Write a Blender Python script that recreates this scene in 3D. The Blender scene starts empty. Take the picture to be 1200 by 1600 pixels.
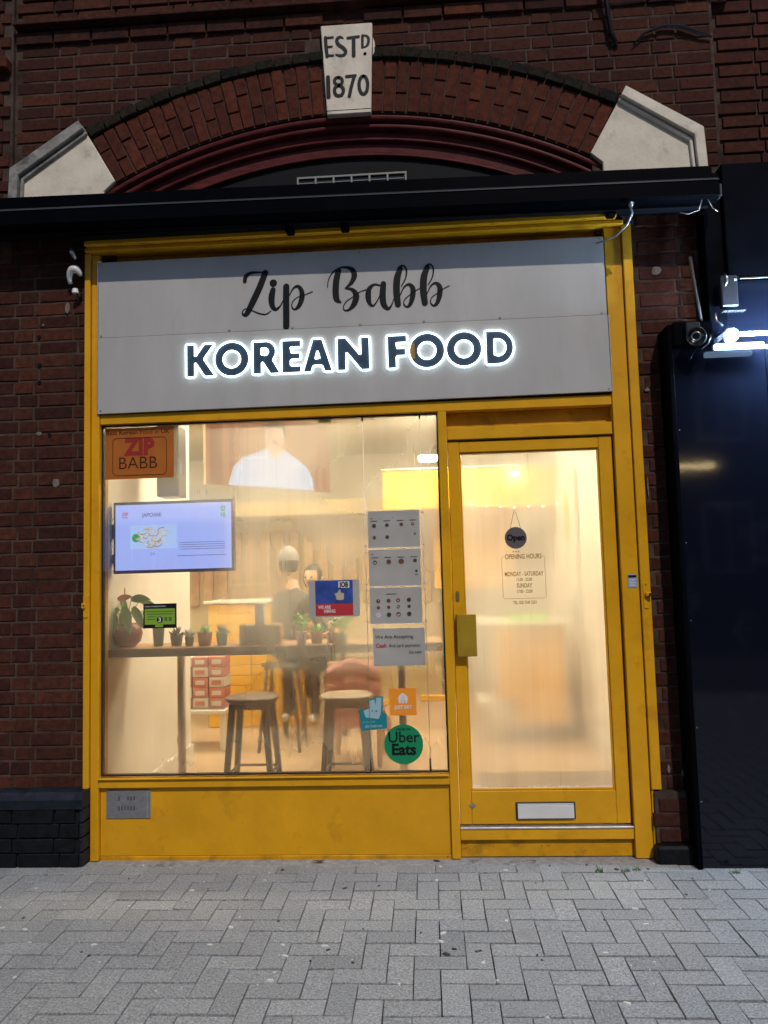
import bpy, bmesh, math, random
from mathutils import Vector, Matrix
R = random.Random(7)
rad = math.radians
C = bpy.context.scene.collection
sc = bpy.context.scene

# ------------------------------------------------------------------ camera, world, sun, exposure
cam_d = bpy.data.cameras.new('camera'); cam = bpy.data.objects.new('camera', cam_d); C.objects.link(cam)
sc.camera = cam
def aim(pitch, yaw, roll, D, cz):
    p, y, r = rad(pitch), rad(yaw), rad(roll)
    fw = Vector((math.sin(y)*math.cos(p), math.cos(y)*math.cos(p), math.sin(p)))
    rt = Vector((math.cos(y), -math.sin(y), 0)); up = rt.cross(fw)
    r2 = rt*math.cos(r) + up*math.sin(r); u2 = -rt*math.sin(r) + up*math.cos(r)
    m = Matrix((( r2.x, u2.x, -fw.x, 0), (r2.y, u2.y, -fw.y, -D), (r2.z, u2.z, -fw.z, cz), (0, 0, 0, 1)))
    cam.matrix_world = m
aim(4.549, -3.330, -1.576, 4.039, 1.489)
cam_d.sensor_fit = 'VERTICAL'; cam_d.sensor_height = 36.0; cam_d.lens = 36.0*1174.0/1600.0
cam_d.clip_start = 0.05; cam_d.clip_end = 400
world = bpy.data.worlds.new('World'); sc.world = world; world.use_nodes = True
wn = world.node_tree; wn.nodes.clear()
SUN_EL, SUN_AZ = 48.5, 20.0
sky = wn.nodes.new('ShaderNodeTexSky'); sky.sky_type = 'NISHITA'; sky.sun_disc = False
sky.sun_elevation = rad(SUN_EL); sky.sun_rotation = rad(180-SUN_AZ); sky.ozone_density = 3.0; sky.dust_density = .4
bg = wn.nodes.new('ShaderNodeBackground'); bg.inputs['Strength'].default_value = 0.098
wo = wn.nodes.new('ShaderNodeOutputWorld')
wn.links.new(sky.outputs[0], bg.inputs[0]); wn.links.new(bg.outputs[0], wo.inputs[0])
sd = bpy.data.lights.new('sun', 'SUN'); sd.energy = 2.45; sd.angle = rad(0.7); sd.color = (1.0, .90, .78)
so = bpy.data.objects.new('sun', sd); C.objects.link(so)
sv = Vector((math.sin(rad(SUN_AZ))*math.cos(rad(SUN_EL)), -math.cos(rad(SUN_AZ))*math.cos(rad(SUN_EL)), math.sin(rad(SUN_EL))))
so.rotation_euler = sv.to_track_quat('Z', 'Y').to_euler()
vs = sc.view_settings; vs.view_transform = 'Standard'; vs.look = 'None'; vs.exposure = 0; vs.gamma = 1; vs.use_curve_mapping = False
sc.cycles.use_denoising = True
sc.cycles.max_bounces = 10; sc.cycles.transparent_max_bounces = 16; sc.cycles.transmission_bounces = 8
sc.cycles.sample_clamp_indirect = 4.0
sc.cycles.caustics_reflective = False

# ------------------------------------------------------------------ material helpers
def nd(nt, t, **k):
    n = nt.nodes.new(t)
    for a, v in k.items(): setattr(n, a, v)
    return n
def mat(name, col, rough=.6, metal=0, noise=None, bump=0, bscale=60, emit=None, estr=0, spec=.5, island=0, obj_rand=None, coat=0, dirt=None, stretch=None):
    """noise=(scale, amount); obj_rand=[colours]; dirt=(scale, colour, threshold, amount)"""
    m = bpy.data.materials.new(name); m.use_nodes = True; nt = m.node_tree; L = nt.links.new
    b = nt.nodes['Principled BSDF']
    b.inputs['Base Color'].default_value = (*col, 1); b.inputs['Roughness'].default_value = rough
    b.inputs['Metallic'].default_value = metal; b.inputs['Specular IOR Level'].default_value = spec
    b.inputs['Coat Weight'].default_value = coat
    geo = nd(nt, 'ShaderNodeNewGeometry'); pos = geo.outputs['Position']
    if stretch:
        mp = nd(nt, 'ShaderNodeMapping'); mp.inputs['Scale'].default_value = stretch; L(pos, mp.inputs[0]); spos = mp.outputs[0]
    else: spos = pos
    colsock = None
    if obj_rand:
        oi = nd(nt, 'ShaderNodeObjectInfo'); cr = nd(nt, 'ShaderNodeValToRGB'); cr.color_ramp.interpolation = 'LINEAR'
        e = cr.color_ramp.elements
        while len(e) < len(obj_rand): e.new(.5)
        for i, c in enumerate(obj_rand): e[i].position = i/(len(obj_rand)-1); e[i].color = (*c, 1)
        L(oi.outputs['Random'], cr.inputs[0]); colsock = cr.outputs[0]
    if noise:
        nz = nd(nt, 'ShaderNodeTexNoise'); nz.inputs['Scale'].default_value = noise[0]; nz.inputs['Detail'].default_value = 7; nz.inputs['Roughness'].default_value = .62
        L(spos, nz.inputs['Vector'])
        mr = nd(nt, 'ShaderNodeMapRange'); mr.inputs[1].default_value = .3; mr.inputs[2].default_value = .7
        mr.inputs[3].default_value = 1-noise[1]; mr.inputs[4].default_value = 1+noise[1]
        L(nz.outputs[0], mr.inputs[0])
        mx = nd(nt, 'ShaderNodeVectorMath', operation='SCALE')
        if colsock: L(colsock, mx.inputs[0])
        else: mx.inputs[0].default_value = col
        L(mr.outputs[0], mx.inputs['Scale']); colsock = mx.outputs[0]
        rr = nd(nt, 'ShaderNodeMapRange'); rr.inputs[3].default_value = max(0, rough-.08); rr.inputs[4].default_value = min(1, rough+.12)
        L(nz.outputs[0], rr.inputs[0]); L(rr.outputs[0], b.inputs['Roughness'])
    if dirt:
        for (dsc, dcol, thr, amt) in (dirt if isinstance(dirt, list) else [dirt]):
            dn = nd(nt, 'ShaderNodeTexNoise'); dn.inputs['Scale'].default_value = dsc; dn.inputs['Detail'].default_value = 9; dn.inputs['Roughness'].default_value = .7
            L(spos, dn.inputs['Vector'])
            dr = nd(nt, 'ShaderNodeMapRange'); dr.inputs[1].default_value = thr; dr.inputs[2].default_value = thr+.12; dr.inputs[4].default_value = amt
            L(dn.outputs[0], dr.inputs[0])
            mm = nd(nt, 'ShaderNodeMix', data_type='RGBA'); mm.inputs['B'].default_value = (*dcol, 1)
            if colsock: L(colsock, mm.inputs['A'])
            else: mm.inputs['A'].default_value = (*col, 1)
            L(dr.outputs[0], mm.inputs['Factor']); colsock = mm.outputs['Result']
    if colsock: L(colsock, b.inputs['Base Color'])
    if bump:
        bn = nd(nt, 'ShaderNodeTexNoise'); bn.inputs['Scale'].default_value = bscale; bn.inputs['Detail'].default_value = 6
        L(spos, bn.inputs['Vector'])
        bm = nd(nt, 'ShaderNodeBump'); bm.inputs['Strength'].default_value = bump; bm.inputs['Distance'].default_value = .004
        L(bn.outputs[0], bm.inputs['Height']); L(bm.outputs[0], b.inputs['Normal'])
    if emit:
        b.inputs['Emission Color'].default_value = (*emit, 1); b.inputs['Emission Strength'].default_value = estr
    return m
def paper(name, col, trans=.5):
    m = bpy.data.materials.new(name); m.use_nodes = True; nt = m.node_tree; L = nt.links.new
    nt.nodes.clear()
    o = nd(nt, 'ShaderNodeOutputMaterial'); d = nd(nt, 'ShaderNodeBsdfDiffuse'); t = nd(nt, 'ShaderNodeBsdfTranslucent'); mx = nd(nt, 'ShaderNodeMixShader')
    nz = nd(nt, 'ShaderNodeTexNoise'); nz.inputs['Scale'].default_value = 9; nz.inputs['Detail'].default_value = 5
    g = nd(nt, 'ShaderNodeNewGeometry'); L(g.outputs['Position'], nz.inputs['Vector'])
    mr = nd(nt, 'ShaderNodeMapRange'); mr.inputs[3].default_value = .8; mr.inputs[4].default_value = 1.15; L(nz.outputs[0], mr.inputs[0])
    vm = nd(nt, 'ShaderNodeVectorMath', operation='SCALE'); vm.inputs[0].default_value = col; L(mr.outputs[0], vm.inputs['Scale'])
    L(vm.outputs[0], d.inputs[0]); L(vm.outputs[0], t.inputs[0])
    mx.inputs[0].default_value = trans; L(d.outputs[0], mx.inputs[1]); L(t.outputs[0], mx.inputs[2])
    gl = nd(nt, 'ShaderNodeBsdfGlossy'); gl.inputs['Roughness'].default_value = .3; m2 = nd(nt, 'ShaderNodeMixShader'); m2.inputs[0].default_value = .03
    L(mx.outputs[0], m2.inputs[1]); L(gl.outputs[0], m2.inputs[2]); L(m2.outputs[0], o.inputs[0])
    return m
def emis(name, col, s):
    m = bpy.data.materials.new(name); m.use_nodes = True; nt = m.node_tree; nt.nodes.clear()
    o = nd(nt, 'ShaderNodeOutputMaterial'); e = nd(nt, 'ShaderNodeEmission'); e.inputs[0].default_value = (*col, 1); e.inputs[1].default_value = s
    nt.links.new(e.outputs[0], o.inputs[0]); return m
def glass_outer():
    m = bpy.data.materials.new('clear_glass_face'); m.use_nodes = True; nt = m.node_tree; nt.nodes.clear(); L = nt.links.new
    o = nd(nt, 'ShaderNodeOutputMaterial'); t = nd(nt, 'ShaderNodeBsdfTransparent'); g = nd(nt, 'ShaderNodeBsdfGlossy'); g.inputs['Roughness'].default_value = .015
    f = nd(nt, 'ShaderNodeFresnel'); f.inputs[0].default_value = 1.45; mx = nd(nt, 'ShaderNodeMixShader')
    t.inputs[0].default_value = (.97, .98, .97, 1)
    L(f.outputs[0], mx.inputs[0]); L(t.outputs[0], mx.inputs[1]); L(g.outputs[0], mx.inputs[2]); L(mx.outputs[0], o.inputs[0]); return m
def glass_fog(name, lo, hi, blur=.45):
    """inner face of a pane, misted by condensation with clear runs where drops ran down"""
    m = bpy.data.materials.new(name); m.use_nodes = True; nt = m.node_tree; nt.nodes.clear(); L = nt.links.new
    o = nd(nt, 'ShaderNodeOutputMaterial'); t = nd(nt, 'ShaderNodeBsdfTransparent')
    rf = nd(nt, 'ShaderNodeBsdfRefraction'); rf.inputs['IOR'].default_value = 1.035; rf.inputs['Roughness'].default_value = blur
    tl = nd(nt, 'ShaderNodeBsdfTranslucent'); tl.inputs[0].default_value = (.93, .93, .93, 1)
    df = nd(nt, 'ShaderNodeBsdfDiffuse'); df.inputs[0].default_value = (.7, .7, .7, 1)
    g = nd(nt, 'ShaderNodeNewGeometry')
    mp = nd(nt, 'ShaderNodeMapping'); mp.inputs['Scale'].default_value = (26, 1, .55); L(g.outputs['Position'], mp.inputs[0])
    n1 = nd(nt, 'ShaderNodeTexNoise'); n1.inputs['Scale'].default_value = 1; n1.inputs['Detail'].default_value = 5; L(mp.outputs[0], n1.inputs['Vector'])
    n2 = nd(nt, 'ShaderNodeTexNoise'); n2.inputs['Scale'].default_value = 1.9; n2.inputs['Detail'].default_value = 1.5; L(g.outputs['Position'], n2.inputs['Vector'])
    ad = nd(nt, 'ShaderNodeMath', operation='MULTIPLY_ADD'); L(n1.outputs[0], ad.inputs[0]); ad.inputs[1].default_value = .13; L(n2.outputs[0], ad.inputs[2])
    sx_ = nd(nt, 'ShaderNodeSeparateXYZ'); L(g.outputs['Position'], sx_.inputs[0])
    gx = nd(nt, 'ShaderNodeMapRange'); gx.inputs[1].default_value = -1.7; gx.inputs[2].default_value = -.95; gx.inputs[3].default_value = .30; gx.inputs[4].default_value = 0; L(sx_.outputs[0], gx.inputs[0])
    sb_ = nd(nt, 'ShaderNodeMath', operation='SUBTRACT'); L(ad.outputs[0], sb_.inputs[0]); L(gx.outputs[0], sb_.inputs[1])
    # individual droplet runs: thin clear streaks
    mp3 = nd(nt, 'ShaderNodeMapping'); mp3.inputs['Scale'].default_value = (70, 1, 2.2); L(g.outputs['Position'], mp3.inputs[0])
    n3 = nd(nt, 'ShaderNodeTexNoise'); n3.inputs['Scale'].default_value = 1; n3.inputs['Detail'].default_value = 2; L(mp3.outputs[0], n3.inputs['Vector'])
    rn = nd(nt, 'ShaderNodeMapRange'); rn.inputs[1].default_value = .66; rn.inputs[2].default_value = .72; rn.inputs[4].default_value = .10; L(n3.outputs[0], rn.inputs[0])
    sc_n = nd(nt, 'ShaderNodeMath', operation='SUBTRACT'); L(sb_.outputs[0], sc_n.inputs[0]); L(rn.outputs[0], sc_n.inputs[1]); ad = sc_n
    mr = nd(nt, 'ShaderNodeMapRange'); mr.inputs[1].default_value = .34; mr.inputs[2].default_value = .68; mr.inputs[3].default_value = lo; mr.inputs[4].default_value = hi
    L(ad.outputs[0], mr.inputs[0])
    m1 = nd(nt, 'ShaderNodeMixShader'); m1.inputs[0].default_value = .62; L(rf.outputs[0], m1.inputs[1]); L(tl.outputs[0], m1.inputs[2])
    m2 = nd(nt, 'ShaderNodeMixShader'); m2.inputs[0].default_value = .06; L(m1.outputs[0], m2.inputs[1]); L(df.outputs[0], m2.inputs[2])
    m3 = nd(nt, 'ShaderNodeMixShader'); L(mr.outputs[0], m3.inputs[0]); L(t.outputs[0], m3.inputs[1]); L(m2.outputs[0], m3.inputs[2])
    L(m3.outputs[0], o.inputs[0]); return m

# ------------------------------------------------------------------ mesh helpers
class MB:
    def __init__(s): s.bm = bmesh.new()
    def box(s, x0, x1, y0, y1, z0, z1, bev=0, seg=1, rot=None, mi=0):
        m = Matrix.Translation(((x0+x1)/2, (y0+y1)/2, (z0+z1)/2))
        if rot: m = m @ rot
        m = m @ Matrix.Diagonal((abs(x1-x0), abs(y1-y0), abs(z1-z0), 1))
        r = bmesh.ops.create_cube(s.bm, size=1, matrix=m)
        vs_ = r['verts']; fs = {f for v in vs_ for f in v.link_faces}
        for f in fs: f.material_index = mi
        if bev:
            es = list({e for v in vs_ for e in v.link_edges})
            bmesh.ops.bevel(s.bm, geom=es, offset=bev, segments=seg, affect='EDGES', profile=.5)
        return s
    def prism(s, pts, y0, y1, bev=0, mi=0):
        """polygon (x, z) extruded from y0 (front) to y1 (back)"""
        a = [s.bm.verts.new((x, y0, z)) for x, z in pts]; b = [s.bm.verts.new((x, y1, z)) for x, z in pts]
        n = len(pts); fs = [s.bm.faces.new(a), s.bm.faces.new(b[::-1])]
        for i in range(n): fs.append(s.bm.faces.new((a[i], b[i], b[(i+1) % n], a[(i+1) % n])))
        for f in fs: f.material_index = mi
        bmesh.ops.recalc_face_normals(s.bm, faces=fs)
        if bev:
            es = list({e for v in a for e in v.link_edges})
            bmesh.ops.bevel(s.bm, geom=es, offset=bev, segments=1, affect='EDGES')
        return s
    def lathe(s, prof, c=(0, 0, 0), n=20, mi=0):
        rings = []
        for r, z in prof:
            rings.append([s.bm.verts.new((c[0]+r*math.cos(2*math.pi*i/n), c[1]+r*math.sin(2*math.pi*i/n), c[2]+z)) for i in range(n)] if r > 1e-6 else [s.bm.verts.new((c[0], c[1], c[2]+z))])
        for a, b in zip(rings, rings[1:]):
            for i in range(n):
                j = (i+1) % n
                if len(a) == 1 and len(b) == 1: continue
                if len(a) == 1: f = s.bm.faces.new((a[0], b[i], b[j]))
                elif len(b) == 1: f = s.bm.faces.new((a[i], a[j], b[0]))
                else: f = s.bm.faces.new((a[i], a[j], b[j], b[i]))
                f.smooth = True; f.material_index = mi
        return s
    def disc_y(s, x, z, r, y0, y1, n=24, mi=0):
        return s.prism([(x+r*math.cos(2*math.pi*i/n), z+r*math.sin(2*math.pi*i/n)) for i in range(n)], y0, y1, mi=mi)
    def tube(s, pts, r, n=8, closed=False, cap=True, mi=0):
        P = [Vector(p) for p in pts]; N = len(P); rr = r if isinstance(r, (list, tuple)) else [r]*N
        rings = []; up = None
        for i in range(N):
            if closed: d = (P[(i+1) % N]-P[i-1])
            else: d = P[min(i+1, N-1)]-P[max(i-1, 0)]
            d.normalize()
            if up is None:
                up = Vector((0, 1, 0)) if abs(d.y) < .9 else Vector((1, 0, 0))
            a = d.cross(up)
            if a.length < 1e-4: a = d.orthogonal()
            a.normalize(); up = a.cross(d); up.normalize()
            rings.append([s.bm.verts.new(P[i]+(a*math.cos(2*math.pi*k/n)+up*math.sin(2*math.pi*k/n))*rr[i]) for k in range(n)])
        for i in range(N if closed else N-1):
            A, B = rings[i], rings[(i+1) % N]
            for k in range(n):
                f = s.bm.faces.new((A[k], A[(k+1) % n], B[(k+1) % n], B[k])); f.smooth = True; f.material_index = mi
        if cap and not closed:
            s.bm.faces.new(rings[0][::-1]); s.bm.faces.new(rings[-1])
        return s
    def ribbon(s, stroke, y, depth=.002, round_=True, mi=0, k=0):
        """variable-width pen stroke in the x-z plane, (x, z, half width)"""
        P = stroke; n = len(P); pts = []
        if n == 1:
            return s.disc_y(P[0][0], P[0][1], P[0][2], y, y+depth, 20)
        for i in range(n-1):
            p0, p1, p2, p3 = P[max(i-1, 0)], P[i], P[i+1], P[min(i+2, n-1)]
            st = 8 if n > 2 else 1
            for t in range(st):
                u = t/st
                pts.append(tuple(.5*(2*p1[q]+(p2[q]-p0[q])*u+(2*p0[q]-5*p1[q]+4*p2[q]-p3[q])*u*u+(3*p1[q]-p0[q]-3*p2[q]+p3[q])*u**3) for q in range(3)))
        pts.append(P[-1])
        y = y-k*.00015
        Lf, Rt = [], []
        m = len(pts)
        for i in range(m):
            a, b = pts[max(i-1, 0)], pts[min(i+1, m-1)]
            dx, dz = b[0]-a[0], b[1]-a[1]; l = math.hypot(dx, dz) or 1
            w = max(pts[i][2], .0008); nx, nz = -dz/l*w, dx/l*w
            Lf.append((pts[i][0]+nx, pts[i][1]+nz)); Rt.append((pts[i][0]-nx, pts[i][1]-nz))
        vl = [s.bm.verts.new((x, y, z)) for x, z in Lf]; vr = [s.bm.verts.new((x, y, z)) for x, z in Rt]
        bl = [s.bm.verts.new((x, y+depth, z)) for x, z in Lf]; br = [s.bm.verts.new((x, y+depth, z)) for x, z in Rt]
        for i in range(m-1):
            s.bm.faces.new((vl[i], vl[i+1], vr[i+1], vr[i])); s.bm.faces.new((bl[i+1], bl[i], vl[i], vl[i+1])) ; s.bm.faces.new((vr[i], vr[i+1], br[i+1], br[i]))
        if round_:
            for e in (0, -1): s.disc_y(pts[e][0], pts[e][1], max(pts[e][2], .0008), y-.00007, y+depth, 12)
        return s
    def recalc(s): bmesh.ops.recalc_face_normals(s.bm, faces=s.bm.faces[:]); return s
    def mesh(s, name, mats, smooth=False):
        me = bpy.data.meshes.new(name); s.bm.to_mesh(me); s.bm.free()
        for m in (mats if isinstance(mats, (list, tuple)) else [mats]): me.materials.append(m)
        if smooth:
            for p in me.polygons: p.use_smooth = True
        return me
    def build(s, name, mats, parent=None, smooth=False):
        return link(name, s.mesh(name, mats, smooth), parent)
def link(name, data, parent=None):
    o = bpy.data.objects.new(name, data); C.objects.link(o)
    if parent is not None:
        o.parent = parent
        o.matrix_parent_inverse = Matrix.Translation(-parent.location)
    return o
def tag(o, label=None, cat=None, group=None, kind=None):
    if label: o['label'] = label
    if cat: o['category'] = cat
    if group: o['group'] = group
    if kind: o['kind'] = kind
    return o
def thing(name, loc, label, cat, group=None):
    o = bpy.data.objects.new(name, None); C.objects.link(o); o.location = loc; o.empty_display_size = .1
    return tag(o, label, cat, group)
def copy_tree(o, loc, label, parent=None):
    c = o.copy(); C.objects.link(c)
    if parent is None:
        d = Vector(loc)-o.location; c.location = loc; c['label'] = label
    else: c.parent = parent
    for ch in list(o.children): copy_tree(ch, None, None, c)
    return c
def flip(me, x, y, z, sx=1.0, rot=0):
    cr, sr = math.cos(rot), math.sin(rot)
    for v in me.vertices:
        a, b, c = v.co; a *= sx
        a, b = a*cr-b*sr, a*sr+b*cr
        v.co = (x+a, y-c, z+b)
    return me
def text(body, size, x, z, y, m, parent=None, sx=1.0, bold=0, align='CENTER', name='lettering', ext=.0004, rot=0, sp=1.0):
    cu = bpy.data.curves.new('t', 'FONT'); cu.body = body; cu.size = size; cu.align_x = align; cu.offset = bold; cu.extrude = ext; cu.resolution_u = 3; cu.space_character = sp
    o = bpy.data.objects.new('t', cu); me = bpy.data.meshes.new_from_object(o)
    bpy.data.objects.remove(o); flip(me, x, y, z, sx, rot)
    me.materials.clear(); me.materials.append(m)
    return link(name, me, parent)
def shape2d(contours, thick, y, m, name, parent=None):
    cu = bpy.data.curves.new('s', 'CURVE'); cu.dimensions = '2D'; cu.fill_mode = 'BOTH'; cu.extrude = thick/2
    for c in contours:
        sp = cu.splines.new('POLY'); sp.points.add(len(c)-1); sp.use_cyclic_u = True
        for i, (a, b) in enumerate(c): sp.points[i].co = (a, b, 0, 1)
    o = bpy.data.objects.new('s', cu); me = bpy.data.meshes.new_from_object(o); bpy.data.objects.remove(o)
    flip(me, 0, y, 0); me.materials.clear(); me.materials.append(m)
    return link(name, me, parent)
def rrect(x0, x1, z0, z1, r, n=5):
    out = []
    for cx, cz, a in ((x1-r, z1-r, 0), (x0+r, z1-r, 90), (x0+r, z0+r, 180), (x1-r, z0+r, 270)):
        for i in range(n+1):
            t = rad(a+90*i/n); out.append((cx+r*math.cos(t), cz+r*math.sin(t)))
    return out

# ------------------------------------------------------------------ materials
DK = (.012, .011, .012)
M = {}
M['brick'] = mat('red_brick', (.05, .017, .013), .85, spec=.10, noise=(38, .4), bump=.7, bscale=140, obj_rand=[(.030, .012, .009), (.054, .018, .012), (.041, .014, .011), (.068, .023, .014), (.033, .012, .010)], dirt=[(7, (.018, .012, .012), .58, .6), (55, (.12, .09, .07), .70, .35)])
M['arch_brick'] = mat('arch_brick', (.08, .025, .015), .85, spec=.10, noise=(34, .4), bump=.7, bscale=130, obj_rand=[(.048, .015, .011), (.078, .021, .013), (.060, .018, .012), (.088, .025, .014), (.050, .015, .012)], dirt=(9, (.018, .012, .012), .6, .6))
M['soot_brick'] = mat('mossy_brick', (.014, .013, .011), .95, spec=.10, noise=(40, .6), bump=1, bscale=90, obj_rand=[(.010, .009, .009), (.022, .016, .012), (.013, .014, .010)], dirt=(14, (.035, .036, .02), .6, .6))
M['string_brick'] = mat('string_course_brick', (.035, .014, .011), .9, spec=.10, noise=(25, .4), bump=.8, bscale=90, obj_rand=[(.028, .012, .011), (.05, .019, .014), (.035, .014, .012), (.085, .026, .015)], dirt=(8, (.012, .01, .01), .52, .8))
M['mortar'] = mat('mortar', (.070, .047, .038), .95, spec=.10, noise=(20, .45), bump=1, bscale=200, dirt=(5, (.02, .015, .013), .50, .85))
M['mortar_patch'] = mat('old_filler', (.13, .11, .095), .9, noise=(60, .5))
M['black_brick'] = mat('black_painted_brick', (.005, .006, .008), .55, spec=.15, noise=(20, .5), bump=.8, bscale=60, dirt=(30, (.05, .05, .055), .68, .5))
M['black_mortar'] = mat('black_mortar', (.012, .012, .012), .9, spec=.1, noise=(30, .5), bump=1, bscale=120)
M['blue_black'] = mat('blue_black_coping', (.010, .013, .022), .5, spec=.2, noise=(15, .5), bump=.6, bscale=50, dirt=(20, (.07, .07, .08), .66, .5))
M['stone'] = mat('white_painted_stone', (.62, .56, .47), .75, spec=.2, noise=(9, .13), bump=.35, bscale=60, dirt=[(6, (.26, .235, .20), .57, .5), (45, (.25, .23, .2), .66, .5), (3, (.40, .36, .30), .52, .5)])
M['stone_grey'] = mat('weathered_stone', (.22, .215, .205), .85, noise=(14, .4), bump=.6, bscale=60, dirt=(8, (.05, .05, .045), .5, .8))
M['red_wood'] = mat('oxblood_timber_paint', (.085, .016, .017), .45, spec=.10, noise=(9, .4), bump=.3, bscale=50, stretch=(1, 1, 4), dirt=(12, (.02, .008, .009), .56, .7))
M['void'] = mat('black_boarding', (.006, .006, .008), .6, spec=.10, noise=(8, .4))
M['yellow'] = mat('yellow_gloss_paint', (.60, .298, .008), .32, spec=.3, noise=(3.5, .12), bump=.22, bscale=32, dirt=[(5, (.40, .18, .008), .56, .55), (22, (.26, .12, .010), .66, .5), (48, (.07, .04, .015), .70, .8)])
M['yellow_worn'] = mat('worn_yellow_paint', (.54, .262, .008), .42, spec=.22, noise=(6, .2), bump=.45, bscale=40, dirt=[(8, (.22, .12, .012), .50, .6), (34, (.035, .022, .014), .60, .9)])
M['sign'] = mat('grey_composite_panel', (.375, .37, .365), .38, noise=(1.3, .12), bump=.05, bscale=8, stretch=(2, 1, .6), dirt=(3, (.33, .30, .25), .56, .35))
M['sign_black'] = mat('black_vinyl_lettering', (.003, .004, .006), .5, spec=.2)
M['screw'] = mat('steel_screw', (.5, .5, .52), .3, metal=1)
M['steel'] = mat('brushed_steel', (.42, .43, .46), .35, metal=.9, noise=(40, .15))
M['alu'] = mat('aluminium_trim', (.62, .62, .64), .3, metal=.8, noise=(20, .2))
M['dull_alu'] = mat('dull_aluminium', (.20, .20, .19), .6, metal=.3)
M['awning'] = mat('black_awning_casing', (.0018, .0021, .0036), .45, spec=.015, noise=(6, .3), bump=.08, bscale=30, dirt=(30, (.02, .02, .025), .74, .4))
M['awning_edge'] = mat('trim_and_highlight', (.08, .08, .085), .25, metal=.5)
M['fabric_black'] = mat('black_awning_cloth', (.003, .0035, .006), .85, spec=.10, noise=(30, .3), bump=.5, bscale=200)
M['board'] = mat('black_gloss_board', (.0035, .0045, .0095), .055, spec=.34, bump=.05, bscale=7, dirt=[(60, (.08, .08, .10), .745, .5), (2.2, (.009, .011, .019), .55, .6), (26, (.02, .022, .03), .68, .5)])
M['paver'] = mat('grey_paving_block', (.36, .355, .34), .82, spec=.2, noise=(120, .55), bump=1.0, bscale=260, obj_rand=[(.228, .237, .244), (.280, .289, .296), (.255, .264, .271), (.308, .316, .322), (.262, .272, .281)], dirt=[(3.2, (.20, .20, .20), .55, .45), (11, (.15, .15, .15), .62, .45), (260, (.62, .62, .60), .60, .6), (200, (.13, .13, .13), .60, .6)])
M['paver_far'] = mat('grey_paving_block_far', (.26, .27, .28), .82, noise=(240, .42), bump=1.0, bscale=330, dirt=(6, (.21, .205, .20), .6, .5))
M['sand'] = mat('joint_sand', (.022, .022, .022), .95, noise=(60, .5), bump=1, bscale=300, dirt=(20, (.03, .045, .015), .66, .6))
M['concrete'] = mat('concrete_strip', (.25, .25, .25), .85, noise=(30, .35), bump=.8, bscale=90, dirt=(8, (.05, .045, .04), .56, .7))
M['gum'] = mat('old_gum', (.55, .54, .50), .8); M['gum_dark'] = mat('dark_gum', (.035, .034, .032), .8)
M['grass'] = mat('grass_tuft', (.05, .11, .02), .7, noise=(50, .4))
M['leaf_dead'] = mat('dead_leaf', (.08, .035, .015), .8)
M['asphalt'] = mat('asphalt', (.05, .05, .05), .9, noise=(40, .3), bump=.8, bscale=150)
# interior
M['wall_in'] = mat('cream_wall_paint', (.86, .82, .76), .7, noise=(2, .06))
M['wall_tan'] = mat('tan_wall_panel', (.52, .41, .23), .7, noise=(3, .15))
M['slat'] = mat('timber_slat', (.42, .26, .14), .6, noise=(12, .25), obj_rand=[(.36, .22, .12), (.50, .32, .18), (.42, .27, .15)])
M['floor_in'] = mat('tan_floor_tile', (.52, .37, .24), .35, noise=(5, .12))
M['matt'] = mat('doormat_fibre', (.16, .11, .08), .95, noise=(60, .4))
M['skirt'] = mat('white_gloss_skirting', (.82, .80, .76), .35)
M['yellow_in'] = mat('yellow_laminate', (.78, .42, .004), .4, noise=(3, .08))
M['ochre_panel'] = mat('ochre_panel', (.62, .40, .10), .5, noise=(5, .15)); M['yellow_tile'] = mat('yellow_glazed_tile', (.85, .46, .03), .25, obj_rand=[(.80, .42, .03), (.90, .52, .04), (.85, .47, .03)])
M['grout'] = mat('grey_grout', (.45, .38, .28), .8)
M['counter'] = mat('varnished_wood_counter', (.22, .065, .032), .4, noise=(10, .4), bump=.2, stretch=(.4, 4, 4))
M['counter_top'] = mat('varnished_wood_top', (.50, .27, .12), .35, noise=(10, .25), stretch=(.4, 4, 4))
M['white_top'] = mat('white_laminate', (.82, .80, .74), .35)
M['stool_seat'] = mat('pale_stool_seat', (.50, .42, .34), .5, noise=(8, .2)); M['stool_seat2'] = mat('grey_stool_seat', (.20, .16, .14), .5, noise=(8, .2)); M['stool_leg'] = mat('dark_stool_leg', (.05, .043, .04), .5)
M['tv_black'] = mat('black_plastic', (.02, .02, .024), .3)
M['pale_post'] = mat('pale_post_paint', (.72, .62, .50), .5); M['pole'] = mat('grey_steel_pole', (.33, .30, .29), .45, metal=.3)
M['red_pot'] = mat('crimson_glazed_pot', (.24, .008, .03), .25, noise=(6, .3)); M['dark_pot'] = mat('dark_ceramic', (.03, .02, .02), .35)
M['terra'] = mat('terracotta_pot', (.65, .28, .18), .7, noise=(20, .2)); M['teal_pot'] = mat('teal_pot', (.08, .22, .24), .5); M['lilac_pot'] = mat('lilac_pot', (.50, .38, .58), .5)
M['pink_pot'] = mat('pink_pot', (.72, .38, .30), .6); M['rust_pot'] = mat('rust_pot', (.30, .07, .045), .5); M['tan_pot'] = mat('grey_pot', (.22, .18, .15), .5)
M['leaf'] = mat('green_leaf', (.12, .40, .06), .4, noise=(14, .35)); M['leaf2'] = mat('succulent_green', (.24, .60, .16), .5, noise=(20, .3)); M['white_flower'] = mat('white_petals', (.7, .68, .6), .6)
M['spathe'] = mat('pink_spathe', (.55, .15, .12), .4); M['soil'] = mat('soil', (.03, .02, .014), .95)
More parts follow.
